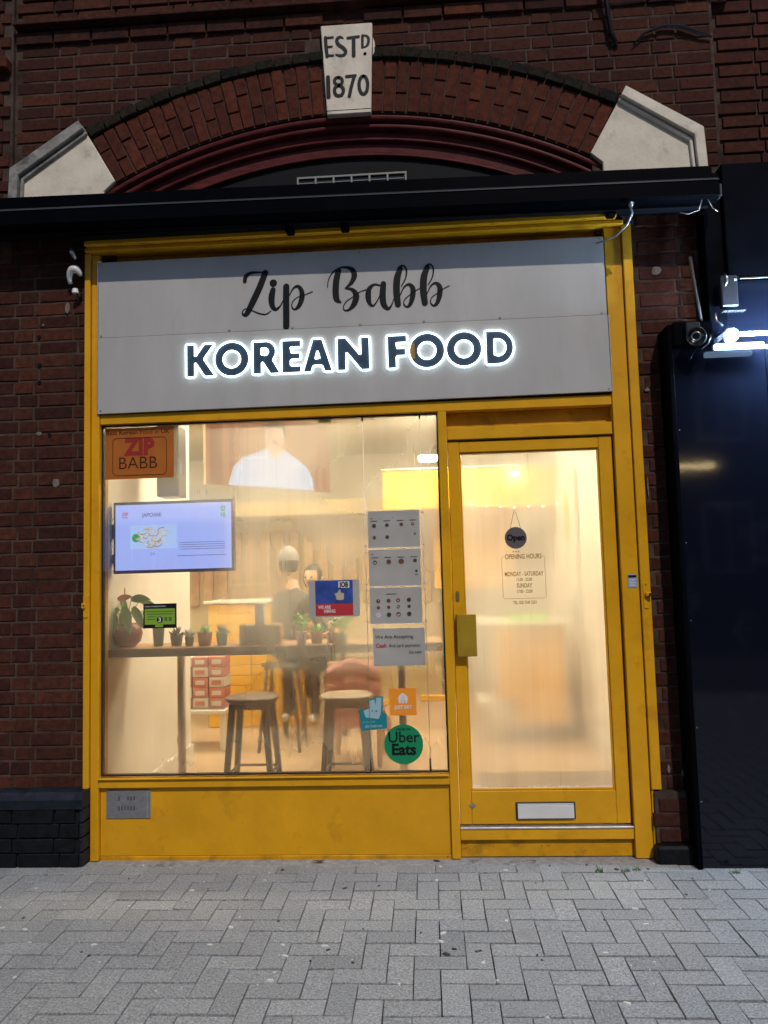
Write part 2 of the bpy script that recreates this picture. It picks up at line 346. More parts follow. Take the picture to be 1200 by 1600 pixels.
M['cardboard'] = mat('brown_cardboard', (.40, .23, .10), .75, noise=(9, .15)); M['tissue'] = mat('white_tissue', (.85, .84, .82), .8)
M['skin'] = mat('skin', (.52, .30, .19), .5); M['jacket'] = mat('dark_grey_jacket', (.07, .062, .06), .9, noise=(20, .3)); M['trouser'] = mat('dark_trousers', (.04, .035, .04), .9)
M['cap'] = mat('grey_cap_cloth', (.22, .215, .225), .9); M['hair'] = mat('black_hair', (.015, .011, .010), .6); M['jumper'] = mat('tan_jumper', (.38, .21, .12), .9)
M['pink'] = mat('pink_quilted_coat', (.58, .26, .25), .8, noise=(18, .25), bump=.8, bscale=25); M['red_box'] = mat('red_snack_box', (.55, .20, .16), .6); M['white_box'] = mat('white_box', (.75, .72, .68), .6)
M['trainer'] = mat('white_trainer', (.7, .68, .66), .7)
M['lime'] = mat('lime_menu_card', (.30, .75, .10), .5)
M['menu'] = paper('frosted_menu_sheet', (.42, .41, .39), .14); M['card'] = paper('frosted_card', (.42, .41, .39), .16)
M['acrylic'] = mat('clear_acrylic_edge', (.75, .72, .62), .1, spec=.8)
M['black_print'] = mat('black_print', (.006, .006, .008), .6, spec=.2); M['red_print'] = mat('red_print', (.38, .02, .04), .5); M['white_print'] = mat('white_print', (.62, .62, .62), .5)
M['gold_print'] = mat('gold_vinyl', (.23, .12, .022), .4)
M['sticker_orange'] = paper('brown_orange_sticker', (.47, .20, .045), .5); M['zip_red'] = mat('faded_red_print', (.27, .022, .02), .6, spec=.2)
M['green_rating'] = mat('lime_rating_panel', (.20, .36, .03), .5); M['blue_print'] = mat('royal_blue_poster', (.025, .06, .27), .45, noise=(14, .4)); M['red_poster'] = mat('red_poster_band', (.42, .025, .03), .5)
M['teal'] = mat('teal_sticker', (.0, .19, .24), .45); M['pale_blue'] = mat('pale_blue_sticker', (.28, .42, .47), .5); M['orange'] = mat('orange_sticker', (.80, .27, .02), .45)
M['green'] = mat('green_round_sticker', (.0, .21, .085), .45); M['open_disc'] = mat('dark_grey_disc', (.085, .075, .08), .6)
M['string'] = mat('brown_string', (.2, .12, .06), .9)
M['white_plastic'] = mat('white_plastic', (.62, .62, .63), .35)
M['letterplate'] = mat('white_letter_flap', (.60, .60, .60), .35, noise=(5, .08))
M['brass'] = mat('old_brass', (.55, .40, .14), .35, metal=.9)
M['glass_out'] = glass_outer(); M['fog_window'] = glass_fog('misted_glass_window', .22, .56, .25); M['fog_door'] = glass_fog('misted_glass_door', .48, .82, .85)
M['clear_in'] = M['glass_out']
M['neon'] = emis('white_neon', (.74, .93, 1.0), 8)
M['acrylic_blue'] = mat('dark_blue_acrylic', (.022, .042, .070), .35, noise=(20, .2))
M['led'] = emis('cool_led', (.50, .72, 1.0), 800); M['tube_lit_glow'] = emis('cool_lit_glow', (.45, .72, 1.0), 7)
M['warm_lamp'] = emis('warm_ceiling_lamp', (1.0, .86, .56), 56); M['spot'] = emis('warm_spot', (1.0, .86, .6), 40); M['fairy'] = emis('fairy_bulb', (1.0, .85, .5), 30)
M['screen_blue'] = emis('lit_menu_screen', (.38, .47, .98), 1.0); M['screen_pale'] = emis('lit_screen_plate', (.45, .62, 1.0), .95)
M['scr_green'] = emis('screen_green', (.03, .45, .08), .7); M['scr_red'] = emis('screen_red', (.8, .12, .2), .7); M['scr_dark'] = emis('screen_text', (.10, .12, .32), .7)
M['scr_yel'] = emis('screen_noodle', (.75, .62, .25), .8); M['scr_brown'] = emis('screen_meat', (.45, .18, .10), .8); M['scr_white'] = emis('screen_onion', (.85, .85, .8), .8)
M['tv_orange'] = emis('lit_tv_backdrop', (.55, .20, .09), .7); M['tv_shirt'] = emis('tv_white_shirt', (.62, .72, .95), .85); M['tv_skin'] = emis('tv_skin', (.90, .52, .36), .8); M['tv_collar'] = emis('tv_shirt_fold', (.50, .60, .85), .85); M['tv_hair'] = emis('tv_hair', (.03, .01, .01), .2); M['tv_mouth'] = emis('tv_mouth', (.25, .04, .03), .4); M['tv_stripe'] = emis('tv_backdrop_stripe', (.45, .15, .07), .6)
M['blue_label'] = mat('blue_white_label', (.20, .28, .45), .5)
M['far_lit'] = emis('lit_room_window', (1.0, .86, .62), 1.6); M['far_lamp'] = emis('warm_strip', (1.0, .74, .36), 22)
STROKES = [[(-0.972,3.117,0.0103),(-0.966,3.144,0.0113),(-0.939,3.163,0.0082),(-0.89,3.165,0.0046),(-0.842,3.162,0.0041)],[(-0.856,3.161,0.0165),(-0.891,3.075,0.0175),(-0.93,2.995,0.0175),(-0.963,2.933,0.0134),(-0.982,2.929,0.0072),(-0.988,2.94,0.0031),(-0.979,2.957,0.0026),(-0.963,2.96,0.0026),(-0.934,2.95,0.0026),(-0.893,2.931,0.0036),(-0.856,2.925,0.0031),(-0.827,2.943,0.0021)],[(-0.812,3.1,0.0206)],[(-0.814,3.062,0.0144),(-0.823,3.017,0.0175),(-0.82,2.973,0.0144),(-0.802,2.95,0.0093),(-0.777,2.966,0.0041),(-0.758,3.0,0.0026),(-0.747,3.029,0.0021)],[(-0.74,3.076,0.0175),(-0.742,3.002,0.0175),(-0.743,2.904,0.0175),(-0.744,2.85,0.0175)],[(-0.728,3.017,0.0021),(-0.704,3.06,0.0041),(-0.677,3.075,0.0082),(-0.656,3.05,0.0123),(-0.654,3.008,0.0144),(-0.671,2.964,0.0113),(-0.695,2.945,0.0051),(-0.711,2.96,0.0031),(-0.705,2.989,0.0026),(-0.678,3.012,0.0021),(-0.635,3.025,0.0021),(-0.595,3.04,0.0026)],[(-0.51,3.061,0.0021),(-0.505,3.099,0.0026),(-0.483,3.139,0.0031),(-0.445,3.165,0.0041),(-0.403,3.168,0.0072),(-0.371,3.152,0.0134),(-0.361,3.119,0.0154),(-0.376,3.083,0.0113),(-0.398,3.061,0.0062),(-0.413,3.051,0.0026)],[(-0.448,3.15,0.0154),(-0.461,3.096,0.0175),(-0.466,3.032,0.0175),(-0.461,2.99,0.0154),(-0.44,2.972,0.0051)],[(-0.411,3.05,0.0041),(-0.374,3.04,0.0093),(-0.353,3.006,0.0165),(-0.365,2.961,0.0154),(-0.392,2.93,0.0072),(-0.416,2.925,0.0036),(-0.426,2.943,0.0026),(-0.409,2.974,0.0026),(-0.375,2.997,0.0021),(-0.337,3.023,0.0021),(-0.3,3.036,0.0026)],[(-0.222,3.057,0.0041),(-0.255,3.062,0.0062),(-0.282,3.036,0.0134),(-0.287,2.993,0.0154),(-0.278,2.954,0.0093),(-0.259,2.945,0.0051),(-0.238,2.971,0.0031),(-0.216,3.014,0.0026)],[(-0.202,3.064,0.0154),(-0.208,2.997,0.0175),(-0.202,2.948,0.0154),(-0.181,2.924,0.0093),(-0.162,2.939,0.0041),(-0.146,2.978,0.0026),(-0.135,3.009,0.0021)],[(-0.107,3.147,0.0144),(-0.126,3.09,0.0185),(-0.131,3.015,0.0185),(-0.125,2.944,0.0165)],[(0.041,3.146,0.0144),(0.021,3.09,0.0185),(0.016,3.015,0.0185),(0.022,2.945,0.0165)],[(-0.121,3.133,0.0072),(-0.105,3.158,0.0051),(-0.087,3.16,0.0041),(-0.073,3.133,0.0046),(-0.08,3.088,0.0036),(-0.104,3.046,0.0026)],[(0.027,3.133,0.0072),(0.042,3.158,0.0051),(0.06,3.16,0.0041),(0.074,3.133,0.0046),(0.067,3.088,0.0036),(0.043,3.046,0.0026)],[(-0.111,2.997,0.0026),(-0.089,3.04,0.0041),(-0.062,3.054,0.0072),(-0.042,3.032,0.0134),(-0.043,2.989,0.0144),(-0.058,2.943,0.0103),(-0.078,2.929,0.0051),(-0.093,2.946,0.0031),(-0.087,2.971,0.0026),(-0.058,2.995,0.0021),(-0.021,3.02,0.0021),(0.011,3.034,0.0021)],[(0.036,2.998,0.0026),(0.058,3.04,0.0041),(0.085,3.054,0.0072),(0.105,3.032,0.0134),(0.104,2.989,0.0144),(0.089,2.943,0.0103),(0.068,2.929,0.0051),(0.053,2.946,0.0031),(0.059,2.972,0.0026),(0.088,2.995,0.0021),(0.126,3.02,0.0021),(0.158,3.035,0.0021)]]
EST_STROKES = [[(-0.486,4.482,0.0073),(-0.484,4.427,0.0073),(-0.479,4.371,0.0073)],[(-0.489,4.48,0.0049),(-0.445,4.481,0.0049)],[(-0.482,4.425,0.0045),(-0.451,4.427,0.004)],[(-0.481,4.375,0.0053),(-0.445,4.374,0.0045)],[(-0.388,4.472,0.0032),(-0.404,4.48,0.0057),(-0.422,4.467,0.0069),(-0.416,4.439,0.0077),(-0.387,4.413,0.0081),(-0.374,4.391,0.0073),(-0.385,4.373,0.0065),(-0.409,4.37,0.0057),(-0.429,4.379,0.0036)],[(-0.36,4.471,0.0061),(-0.3,4.475,0.0061)],[(-0.328,4.469,0.0081),(-0.33,4.365,0.0081)],[(-0.278,4.48,0.0057),(-0.28,4.411,0.0057)],[(-0.279,4.478,0.0032),(-0.259,4.478,0.004),(-0.245,4.461,0.0057),(-0.248,4.429,0.0057),(-0.263,4.413,0.0036),(-0.28,4.412,0.0028)],[(-0.267,4.372,0.0065),(-0.266,4.372,0.0065)],[(-0.477,4.248,0.0089),(-0.476,4.132,0.0089)],[(-0.418,4.243,0.0069),(-0.412,4.241,0.0069),(-0.406,4.238,0.0069),(-0.401,4.233,0.0069),(-0.398,4.226,0.0069),(-0.397,4.219,0.0069),(-0.398,4.213,0.0069),(-0.401,4.207,0.0069),(-0.406,4.202,0.0069),(-0.413,4.2,0.0069),(-0.419,4.199,0.0069),(-0.426,4.201,0.0069),(-0.432,4.204,0.0069),(-0.437,4.209,0.0069),(-0.44,4.216,0.0069),(-0.441,4.223,0.0069),(-0.44,4.229,0.0069),(-0.437,4.235,0.0069),(-0.432,4.24,0.0069),(-0.425,4.242,0.0069),(-0.418,4.243,0.0069)],[(-0.417,4.195,0.0073),(-0.409,4.193,0.0073),(-0.402,4.188,0.0073),(-0.397,4.181,0.0073),(-0.393,4.173,0.0073),(-0.392,4.163,0.0073),(-0.394,4.154,0.0073),(-0.398,4.146,0.0073),(-0.403,4.139,0.0073),(-0.41,4.136,0.0073),(-0.418,4.135,0.0073),(-0.426,4.137,0.0073),(-0.433,4.141,0.0073),(-0.438,4.148,0.0073),(-0.441,4.157,0.0073),(-0.442,4.167,0.0073),(-0.441,4.176,0.0073),(-0.437,4.184,0.0073),(-0.432,4.19,0.0073),(-0.424,4.194,0.0073),(-0.417,4.195,0.0073)],[(-0.373,4.245,0.0065),(-0.324,4.247,0.0065)],[(-0.329,4.244,0.0073),(-0.346,4.189,0.0073),(-0.36,4.129,0.0073)],[(-0.279,4.241,0.0073),(-0.271,4.238,0.0073),(-0.265,4.23,0.0073),(-0.26,4.218,0.0073),(-0.257,4.203,0.0073),(-0.256,4.187,0.0073),(-0.258,4.171,0.0073),(-0.261,4.156,0.0073),(-0.267,4.145,0.0073),(-0.274,4.138,0.0073),(-0.281,4.136,0.0073),(-0.289,4.139,0.0073),(-0.295,4.147,0.0073),(-0.3,4.159,0.0073),(-0.303,4.174,0.0073),(-0.304,4.19,0.0073),(-0.303,4.206,0.0073),(-0.299,4.221,0.0073),(-0.293,4.232,0.0073),(-0.286,4.239,0.0073),(-0.279,4.241,0.0073)]]

# ================================================================== GROUND
gnd = MB().box(-60, 60, -60, 0.3, -.30, -.085).build('road', M['asphalt']); tag(gnd, kind='structure')
pave = MB().box(-14, 14, -9, .02, -.08, -.026).build('pavement', M['sand']); tag(pave, kind='structure')
def chamfer_block(w, d, h, c, jit=0):
    bm = bmesh.new()
    def ring(x, y, z): return [bm.verts.new((sx*x+R.uniform(-jit, jit), sy*y+R.uniform(-jit, jit), z+R.uniform(-jit, jit)*.5)) for sx, sy in ((-1, -1), (1, -1), (1, 1), (-1, 1))]
    a = ring(w/2, d/2, -h); b = ring(w/2, d/2, -c); t = ring(w/2-c, d/2-c, 0)
    for p, q in ((a, b), (b, t)):
        for i in range(4): bm.faces.new((p[i], p[(i+1) % 4], q[(i+1) % 4], q[i]))
    bm.faces.new(t); return bm
pv = []
pvv = []
for i in range(10):
    bm = chamfer_block(*((.1965, .0885) if i < 5 else (.1905, .0955)), .05, .0016, .0009); me = bpy.data.meshes.new('paving_block'); bm.to_mesh(me); bm.free(); me.materials.append(M['paver']); (pv if i < 5 else pvv).append(me)
far = bmesh.new()
def put_block(x, y, rot, near):
    z = R.uniform(-.0028, .0016); tl = R.uniform(-.006, .006)
    if near:
        o = link('paving_block', R.choice(pvv if rot else pv), pave); o.location = (x, y, z); o.rotation_euler = (tl, R.uniform(-.006, .006), rot+R.uniform(-.007, .007)+(math.pi if R.random() < .5 else 0))
    else:
        w, d = (.195, .0955) if rot == 0 else (.0955, .195); c = .0035
        t = [far.verts.new((x+sx*(w/2-c), y+sy*(d/2-c), z)) for sx, sy in ((-1, -1), (1, -1), (1, 1), (-1, 1))]
        b = [far.verts.new((x+sx*w/2, y+sy*d/2, z-.012)) for sx, sy in ((-1, -1), (1, -1), (1, 1), (-1, 1))]
        far.faces.new(t)
        for i in range(4): far.faces.new((b[i], b[(i+1) % 4], t[(i+1) % 4], t[i]))
PX0, PY0 = -.306, -1.292
def in_view(x, y): return y > -1.62 and -.5*(y+4.04)-.42 < x < .5*(y+4.04)-.08
blocks = []
for j in range(-40, 13):
    for i in range(-50, 60):
        s = (i+j) % 4
        x0, y0 = PX0+i*.1, PY0+j*.1
        if s == 0: blocks.append((x0+.1, y0+.05, 0))
        elif s == 2 and j+1 < 12: blocks.append((x0+.05, y0+.1, math.pi/2))
blocks = [b for b in blocks if b[1] < -.19]
for n in range(-25, 28): blocks.append((-.017+n*.2+.1, -.142, 0))
blocks.sort(key=lambda b: not in_view(b[0], b[1]))
nn = sum(in_view(b[0], b[1]) for b in blocks)
for k, b in enumerate(blocks): put_block(*b, k < min(nn, 300))
me = bpy.data.meshes.new('paving_block_far'); far.to_mesh(me); far.free(); me.materials.append(M['paver_far'])
tag(link('paving_block', me, pave), kind='stuff')
# smooth concrete strip against the shopfront
o = MB().box(-5, 5, -.088, .03, -.06, -.004, bev=.003).build('concrete_strip', M['concrete'], pave)
def blob(bm, x, y, r, z, n=9):
    ph = R.uniform(0, 6); vs = []; top = []
    for i in range(n):
        a = 2*math.pi*i/n; q = r*(1+.35*math.sin(2*a+ph)+R.uniform(-.15, .15))
        vs.append(bm.verts.new((x+q*math.cos(a), y+q*.8*math.sin(a), z-.003))); top.append(bm.verts.new((x+.75*q*math.cos(a), y+.6*q*math.sin(a), z+.0022)))
    bm.faces.new(top)
    for i in range(n): bm.faces.new((vs[i], vs[(i+1) % n], top[(i+1) % n], top[i]))
g = MB()
for i in range(130):
    y = R.uniform(-1.6, -.05); x = R.uniform(-2.4, 1.8); blob(g.bm, x, y, R.choice([.003, .004, .005, .007, .012]), .0005)
tag(g.build('chewing_gum_spots', M['gum']), 'pale flattened gum spots trodden into the grey paving', 'gum', kind='stuff')
g = MB()
for i in range(40): blob(g.bm, R.uniform(-2.3, 1.7), R.uniform(-1.2, -.03), R.choice([.005, .009, .015]), .0003)
tag(g.build('dirt_spots', M['gum_dark']), 'small dark dirt spots on the grey paving', 'dirt', kind='stuff')
for (x, y, lab) in ((.78, -.185, 'small green grass tuft in the paving joint below the door sill, leftmost tuft'), (.905, -.19, 'green grass tuft in the paving joint, middle one near the door post'), (.965, -.175, 'green grass tuft in the paving joint just right of its near neighbour'), (1.42, -.215, 'green grass tuft in the paving joint in front of the black hoarding')):
    b = MB()
    for k in range(34):
        a = R.uniform(0, 6.28); l = R.uniform(.010, .034); w = .0016; bx, by = x+R.uniform(-.02, .02), y+R.uniform(-.008, .008)
        v1 = b.bm.verts.new((bx-w, by, -.004)); v2 = b.bm.verts.new((bx+w, by, -.004)); v3 = b.bm.verts.new((bx+.5*l*math.cos(a), by+.5*l*math.sin(a), l*.8)); b.bm.faces.new((v1, v2, v3))
    tag(b.build('grass_tuft', M['grass']), lab, 'weed', 'grass tufts in the paving joints')
for (x, y, a, lab) in ((-.62, -.05, .3, 'dead brown leaf lying on the concrete strip below the yellow stall riser'), (.47, -.06, 1.2, 'curled dark leaf lying in front of the door threshold')):
    b = MB(); n = 8; vs = [b.bm.verts.new((x+.024*math.cos(a+2*math.pi*i/n)*(1 if i % 4 else 1.5), y+.011*math.sin(2*math.pi*i/n), .003+.007*abs(math.cos(2*math.pi*i/n)))) for i in range(n)]
    b.bm.faces.new(vs); tag(b.build('dead_leaf', M['leaf_dead']), lab, 'leaf')

# ================================================================== THE OTHER SIDE OF THE STREET
ob = thing('terrace_building', (0, -17, 0), 'dark brick terrace across the street, behind the viewer, with a few lit windows', 'building')
MB().box(-22, 22, -19, -17, -.1, 9.0).build('wall', M['string_brick'], ob)
for k in range(12):
    for rr_ in (0, 1):
        xx = -19+k*3.3; zz = 1.2+rr_*3.6; lit = (k, rr_) in ((2, 0), (6, 1), (10, 1))
        w = MB().box(xx, xx+1.3, -16.99, -16.93, zz, zz+1.9, bev=.01).build('window', M['skirt'], ob)
        for q in (0, 1): MB().box(xx+.08+q*.6, xx+.62+q*.6, -16.928, -16.92, zz+.08, zz+1.8).build('pane', M['far_lit'] if lit else M['tv_black'], w)
ol = thing('shop_lamp', (7.1, -16.5, 4.1), 'warm strip lamp over a doorway across the street, behind the viewer', 'lamp')
MB().box(6.5, 7.7, -16.7, -16.6, 4.0, 4.16, bev=.01).build('glow_panel', M['far_lamp'], ol); MB().box(6.45, 7.75, -16.92, -16.705, 4.02, 4.14).build('bracket', M['tv_black'], ol)

# ================================================================== BRICKWORK
def brick_meshes(w, d, h, m, n=4, c=.004, name='brick'):
    out = []
    for i in range(n):
        bm = bmesh.new()
        def ring(x, z, y, j): return [bm.verts.new((sx*x+R.uniform(-j, j), y+R.uniform(-j, j)*.4, sz*z+R.uniform(-j, j))) for sx, sz in ((-1, -1), (1, -1), (1, 1), (-1, 1))]
        a = ring(w/2, h/2, d, 0); b = ring(w/2, h/2, c, .0012); t = ring(w/2-c*.8, h/2-c*.8, 0, .0015)
        for p, q in ((a, b), (b, t)):
            for k in range(4): bm.faces.new((p[k], p[(k+1) % 4], q[(k+1) % 4], q[k]))
        bm.faces.new(t)
        me = bpy.data.meshes.new(name); bm.to_mesh(me); bm.free(); me.materials.append(m); out.append(me)
    return out
JT = .011; CO = .0745
B_S = brick_meshes(.2155, .05, CO-JT, M['brick']); B_H = brick_meshes(.1025, .05, CO-JT, M['brick'])
B_Q = brick_meshes(.060, .05, CO-JT, M['brick'], 3)
def wall_courses(root, x0, x1, z0, z1, y, skip=None, meshes=(B_S, B_H), seed=1, start=0):
    rr = random.Random(seed); z = z0+CO/2; k = start
    while z < z1:
        x = x0-(0 if k % 2 else .085); fl = k % 2
        while x < x1:
            L = .2155 if fl else .1025; ms = meshes[0] if fl else meshes[1]
            fl = 1-fl; a, b = x, x+L; x += L+JT
            ca, cb = max(a, x0), min(b, x1)
            if cb-ca < .03: continue
            if skip and skip(ca, cb, z-CO/2, z+CO/2): continue
            o = link('brick', rr.choice(ms), root)
            o.location = ((ca+cb)/2+rr.uniform(-.001, .001), y+rr.uniform(-.0025, .0025), z+rr.uniform(-.001, .001)); o.scale = ((cb-ca)/L, 1, 1)
            o.rotation_euler = (rr.uniform(-.008, .008), rr.uniform(-.006, .006), rr.uniform(-.008, .008))
        z += CO; k += 1
AX, AZ = -.38, 1.24; HALF = rad(28.1)
def in_arch(x, z, grow=0):
    dx, dz = x-AX, z-AZ; r = math.hypot(dx, dz)
    if dz > 0 and abs(math.atan2(dx, dz)) <= HALF and r < 3.2+grow: return True
    u = abs(dx)
    # springer stones: below the line from (1.53,4.085) to (1.93,3.82)
    if 1.2 < u < 1.93 and z < 4.085-(u-1.53)*.665: return True
    return False
up = thing('brick_wall', (-.38, 0, 3.6), 'dark red brick wall above the black awning around the arch', 'wall')
_c = [(-.38+2.86*math.sin(rad(28.1)*(1-i/15)), 1.24+2.86*math.cos(rad(28.1)*(1-i/15))) for i in range(31)]
MB().prism([(-2.9, 5.35), (1.66, 5.35), (1.66, 3.3), (_c[0][0], 3.3)] + _c + [(_c[-1][0], 3.3), (-2.9, 3.3)], .005, .25).build('mortar', M['mortar'], up)
wall_courses(up, -2.305, 1.645, 3.64+.0, 4.66, 0.0, lambda a, b, c, d: all(in_arch(x, z) for x in (a, b) for z in (c, d)) or (abs((a+b)/2+.375) < .13 and d > 4.0 and d < 4.59), seed=3)
# moulded string course: proud dark rubbed bricks with a drip
st = MB(); st.prism([(-2.31, 4.700), (1.645, 4.700), (1.645, 4.722), (-2.31, 4.722)], -.060, .02, bev=.004)
st.build('string_course_ledge', M['string_brick'], up)
SB = brick_meshes(.2155, .06, .070, M['string_brick'], 4)
x = -2.31; k = 0
while x < 1.6:
    if not (-.53 < x+.1 < -.21):
        o = link('moulded_brick', R.choice(SB), up); o.location = (x+.108, -.016-R.uniform(0, .004), 4.644)
    x += .2265
    k += 1
wall_courses(up, -2.305, 1.645, 4.725, 5.25, -.012, None, seed=9)
# pilaster strip at the left margin stands back a little
pl = thing('brick_pilaster', (-2.5, .02, 3.6), 'narrow brick pilaster at the far left edge above the awning', 'pilaster')
MB().box(-2.9, -2.32, -.02, .008, 3.3, 5.35).build('mortar', M['mortar'], pl)
wall_courses(pl, -2.62, -2.335, 3.64, 4.43, -.032, seed=5); wall_courses(pl, -2.62, -2.335, 4.51, 5.1, -.032, seed=6)
MB().box(-2.62, -2.33, -.085, .0, 4.430, 4.502, bev=.008).build('moulded_block', M['arch_brick'], pl)
# right wall, stepped back
rw = thing('brick_wall', (2.1, .05, 3.6), 'sooty dark brick wall stepped back at the top right corner', 'wall')
MB().box(1.662, 3.2, .052, .3, 3.30, 5.35).build('mortar', M['mortar'], rw)
wall_courses(rw, 1.668, 2.35, 3.58, 5.1, .04, seed=11)
# piers either side of the shopfront
lp = thing('brick_pier', (-2.2, 0, 0), 'tall dark red brick pier left of the yellow shopfront, over a black plinth', 'pier')
MB().box(-3.4, -1.885, -.009, .3, .3, 3.62).build('mortar', M['mortar'], lp)
wall_courses(lp, -2.52, -1.885, .375, 3.50, -.014, seed=21)
rp = thing('brick_pier', (1.3, 0, 0), 'narrow dark brick pier between the yellow shopfront and the black hoarding', 'pier')
MB().box(1.105, 2.6, -.009, .3, .0, 3.62).build('mortar', M['mortar'], rp)
wall_courses(rp, 1.152, 1.52, .335, 3.50, -.014, seed=22)
wall_courses(rp, 1.095, 1.46, .085, .30, -.05, seed=23)
MB().box(1.105, 1.60, -.044, .02, .0, .335).build('mortar_base', M['mortar'], rp)
MB().box(1.088, 1.60, -.105, -.03, -.02, .085, bev=.012).build('base_block', M['black_brick'], rp)
# drilled holes, plugs and filler patches
hole = MB()
for (x, z) in ((-2.155, 2.86), (-2.15, 2.70), (-2.15, 2.60), (-2.09, 2.30), (1.215, 2.10)): hole.disc_y(x, z, .011, -.0185, -.005, 12)
hole.build('drill_hole', M['void'], lp)
for (x, z, w, h) in ((-1.99, 3.02, .018, .035), (-2.05, 2.03, .022, .03), (-2.15, 2.31, .02, .012), (-2.13, 2.93, .008, .008), (-1.885+.01, 1.5, .006, .05)):
    pts = [(x+w*math.cos(t)*R.uniform(.7, 1.1), z+h*math.sin(t)*R.uniform(.7, 1.1)) for t in [i*math.pi/4 for i in range(8)]]; MB().prism(pts, -.0195, -.008).build('filler_patch', M['mortar_patch'], lp)
for (x, z, w, h) in ((1.27, 3.07, .03, .03), (1.19, 2.42, .015, .012), (1.165, 1.9, .005, .06), (1.19, .44, .008, .025), (1.26, .42, .006, .02)):
    pts = [(x+w*math.cos(t)*R.uniform(.6, 1.1), z+h*math.sin(t)*R.uniform(.6, 1.1)) for t in [i*math.pi/4 for i in range(8)]]; MB().prism(pts, -.0205, -.008).build('filler_patch', M['mortar_patch'], rp)
# black painted plinth of the left pier
bp = thing('brick_plinth', (-2.2, -.06, 0), 'black painted brick plinth with blue black coping at the foot of the left pier', 'plinth')
MB().box(-3.4, -1.862, -.098, .0, -.02, .30).build('mortar', M['black_mortar'], bp)
PB_S = brick_meshes(.2155, .04, CO-.006, M['black_brick']); PB_H = brick_meshes(.1025, .04, CO-.006, M['black_brick'])
wall_courses(bp, -2.9, -1.868, .0, .27, -.112, None, (PB_S, PB_H), seed=31)
b = MB(); bm = b.bm
prof = [(-.116, .298), (-.116, .345), (-.085, .378), (-.005, .385), (-.005, .298)]
A = [bm.verts.new((-3.2, y, z)) for y, z in prof]; Bv = [bm.verts.new((-1.848, y, z)) for y, z in prof]
bm.faces.new(A); bm.faces.new(Bv[::-1])
for i in range(5): bm.faces.new((A[i], Bv[i], Bv[(i+1) % 5], A[(i+1) % 5]))
b.recalc(); b.build('coping', M['blue_black'], bp)
b = MB()
for k in range(4): b.box(-1.866, -1.850, -.110+.002*(k % 2), -.004, .004+k*CO, .004+k*CO+CO-.008, bev=.004)
b.build('return_brick', M['blue_black'], bp)

# ================================================================== ARCH
ar = thing('brick_arch', (AX, 0, 3.6), 'segmental brick arch with dark red bricks and a sooty outer course over the shop', 'arch')
def arc_pt(r, t): return (AX+r*math.sin(t), AZ+r*math.cos(t))
def arc_prism(b, r0, r1, t0, t1, y0, y1, n=1, bev=0):
    pts = [arc_pt(r1, t0+(t1-t0)*i/n) for i in range(n+1)] + [arc_pt(r0, t1-(t1-t0)*i/n) for i in range(n+1)]
    b.prism(pts, y0, y1, bev=bev)
b = MB(); arc_prism(b, 2.832, 3.150, -HALF, HALF, -.0035, .2, 40); b.build('mortar', M['mortar'], ar)
NV = 42; dt = 2*HALF/NV
for i in range(NV):
    t0, t1 = -HALF+i*dt+.0013, -HALF+(i+1)*dt-.0013
    tm = (t0+t1)/2
    if abs(AX+3*math.sin(tm)+.37) < .10: continue
    cuts = [(2.836, 2.940), (2.948, 3.138)] if i % 2 else [(2.836, 3.030), (3.038, 3.138)]
    for (a, c) in cuts:
        b = MB(); y = -.010-R.uniform(0, .006); j = R.uniform(-.0006, .0006); arc_prism(b, a, c, t0+j, t1+j, y, .03, 1, bev=.0035); b.build('voussoir_brick', M['arch_brick'], ar)
NH = 30; dh = 2*HALF/NH
for i in range(NH):
    t0, t1 = -HALF+i*dh+.001, -HALF+(i+1)*dh-.001
    if abs(AX+3.17*math.sin((t0+t1)/2)+.37) < .13: continue
    b = MB(); d = R.uniform(-.006, .006); arc_prism(b, 3.143, 3.205+d, t0, t1, -.026-R.uniform(0, .008), .03, 2, bev=.006); b.build('hood_mould_brick', M['soot_brick'], ar)
# keystone
kx = [(-.517, 4.583), (-.224, 4.583), (-.244, 4.052), (-.491, 4.052)]
key = MB().prism(kx, -.036, .03, bev=.004).build('keystone', M['stone'], ar)
MB().prism([(-.491, 4.076), (-.244, 4.076), (-.2442, 4.073), (-.4908, 4.073)], -.0372, -.032).build('groove', M['void'], key)
MB().prism([(-.223, 4.50), (-.213, 4.47), (-.214, 4.41), (-.229, 4.38)], -.03, .01, bev=.003).build('broken_edge', M['stone'], key)
for lo, hi in ((0, 4), (4, 5), (5, 7), (7, 9), (9, 10), (10, 11), (11, 13), (13, 15), (15, 16)):
    b = MB()
    for k, s in enumerate(EST_STROKES[lo:hi]): b.ribbon([(x*1.009, 1.49+(z-1.49)*1.009, w*1.3) for x, z, w in s], -.0385, .002, k=k)
    b.recalc(); b.build('letter', M['sign_black'], key)
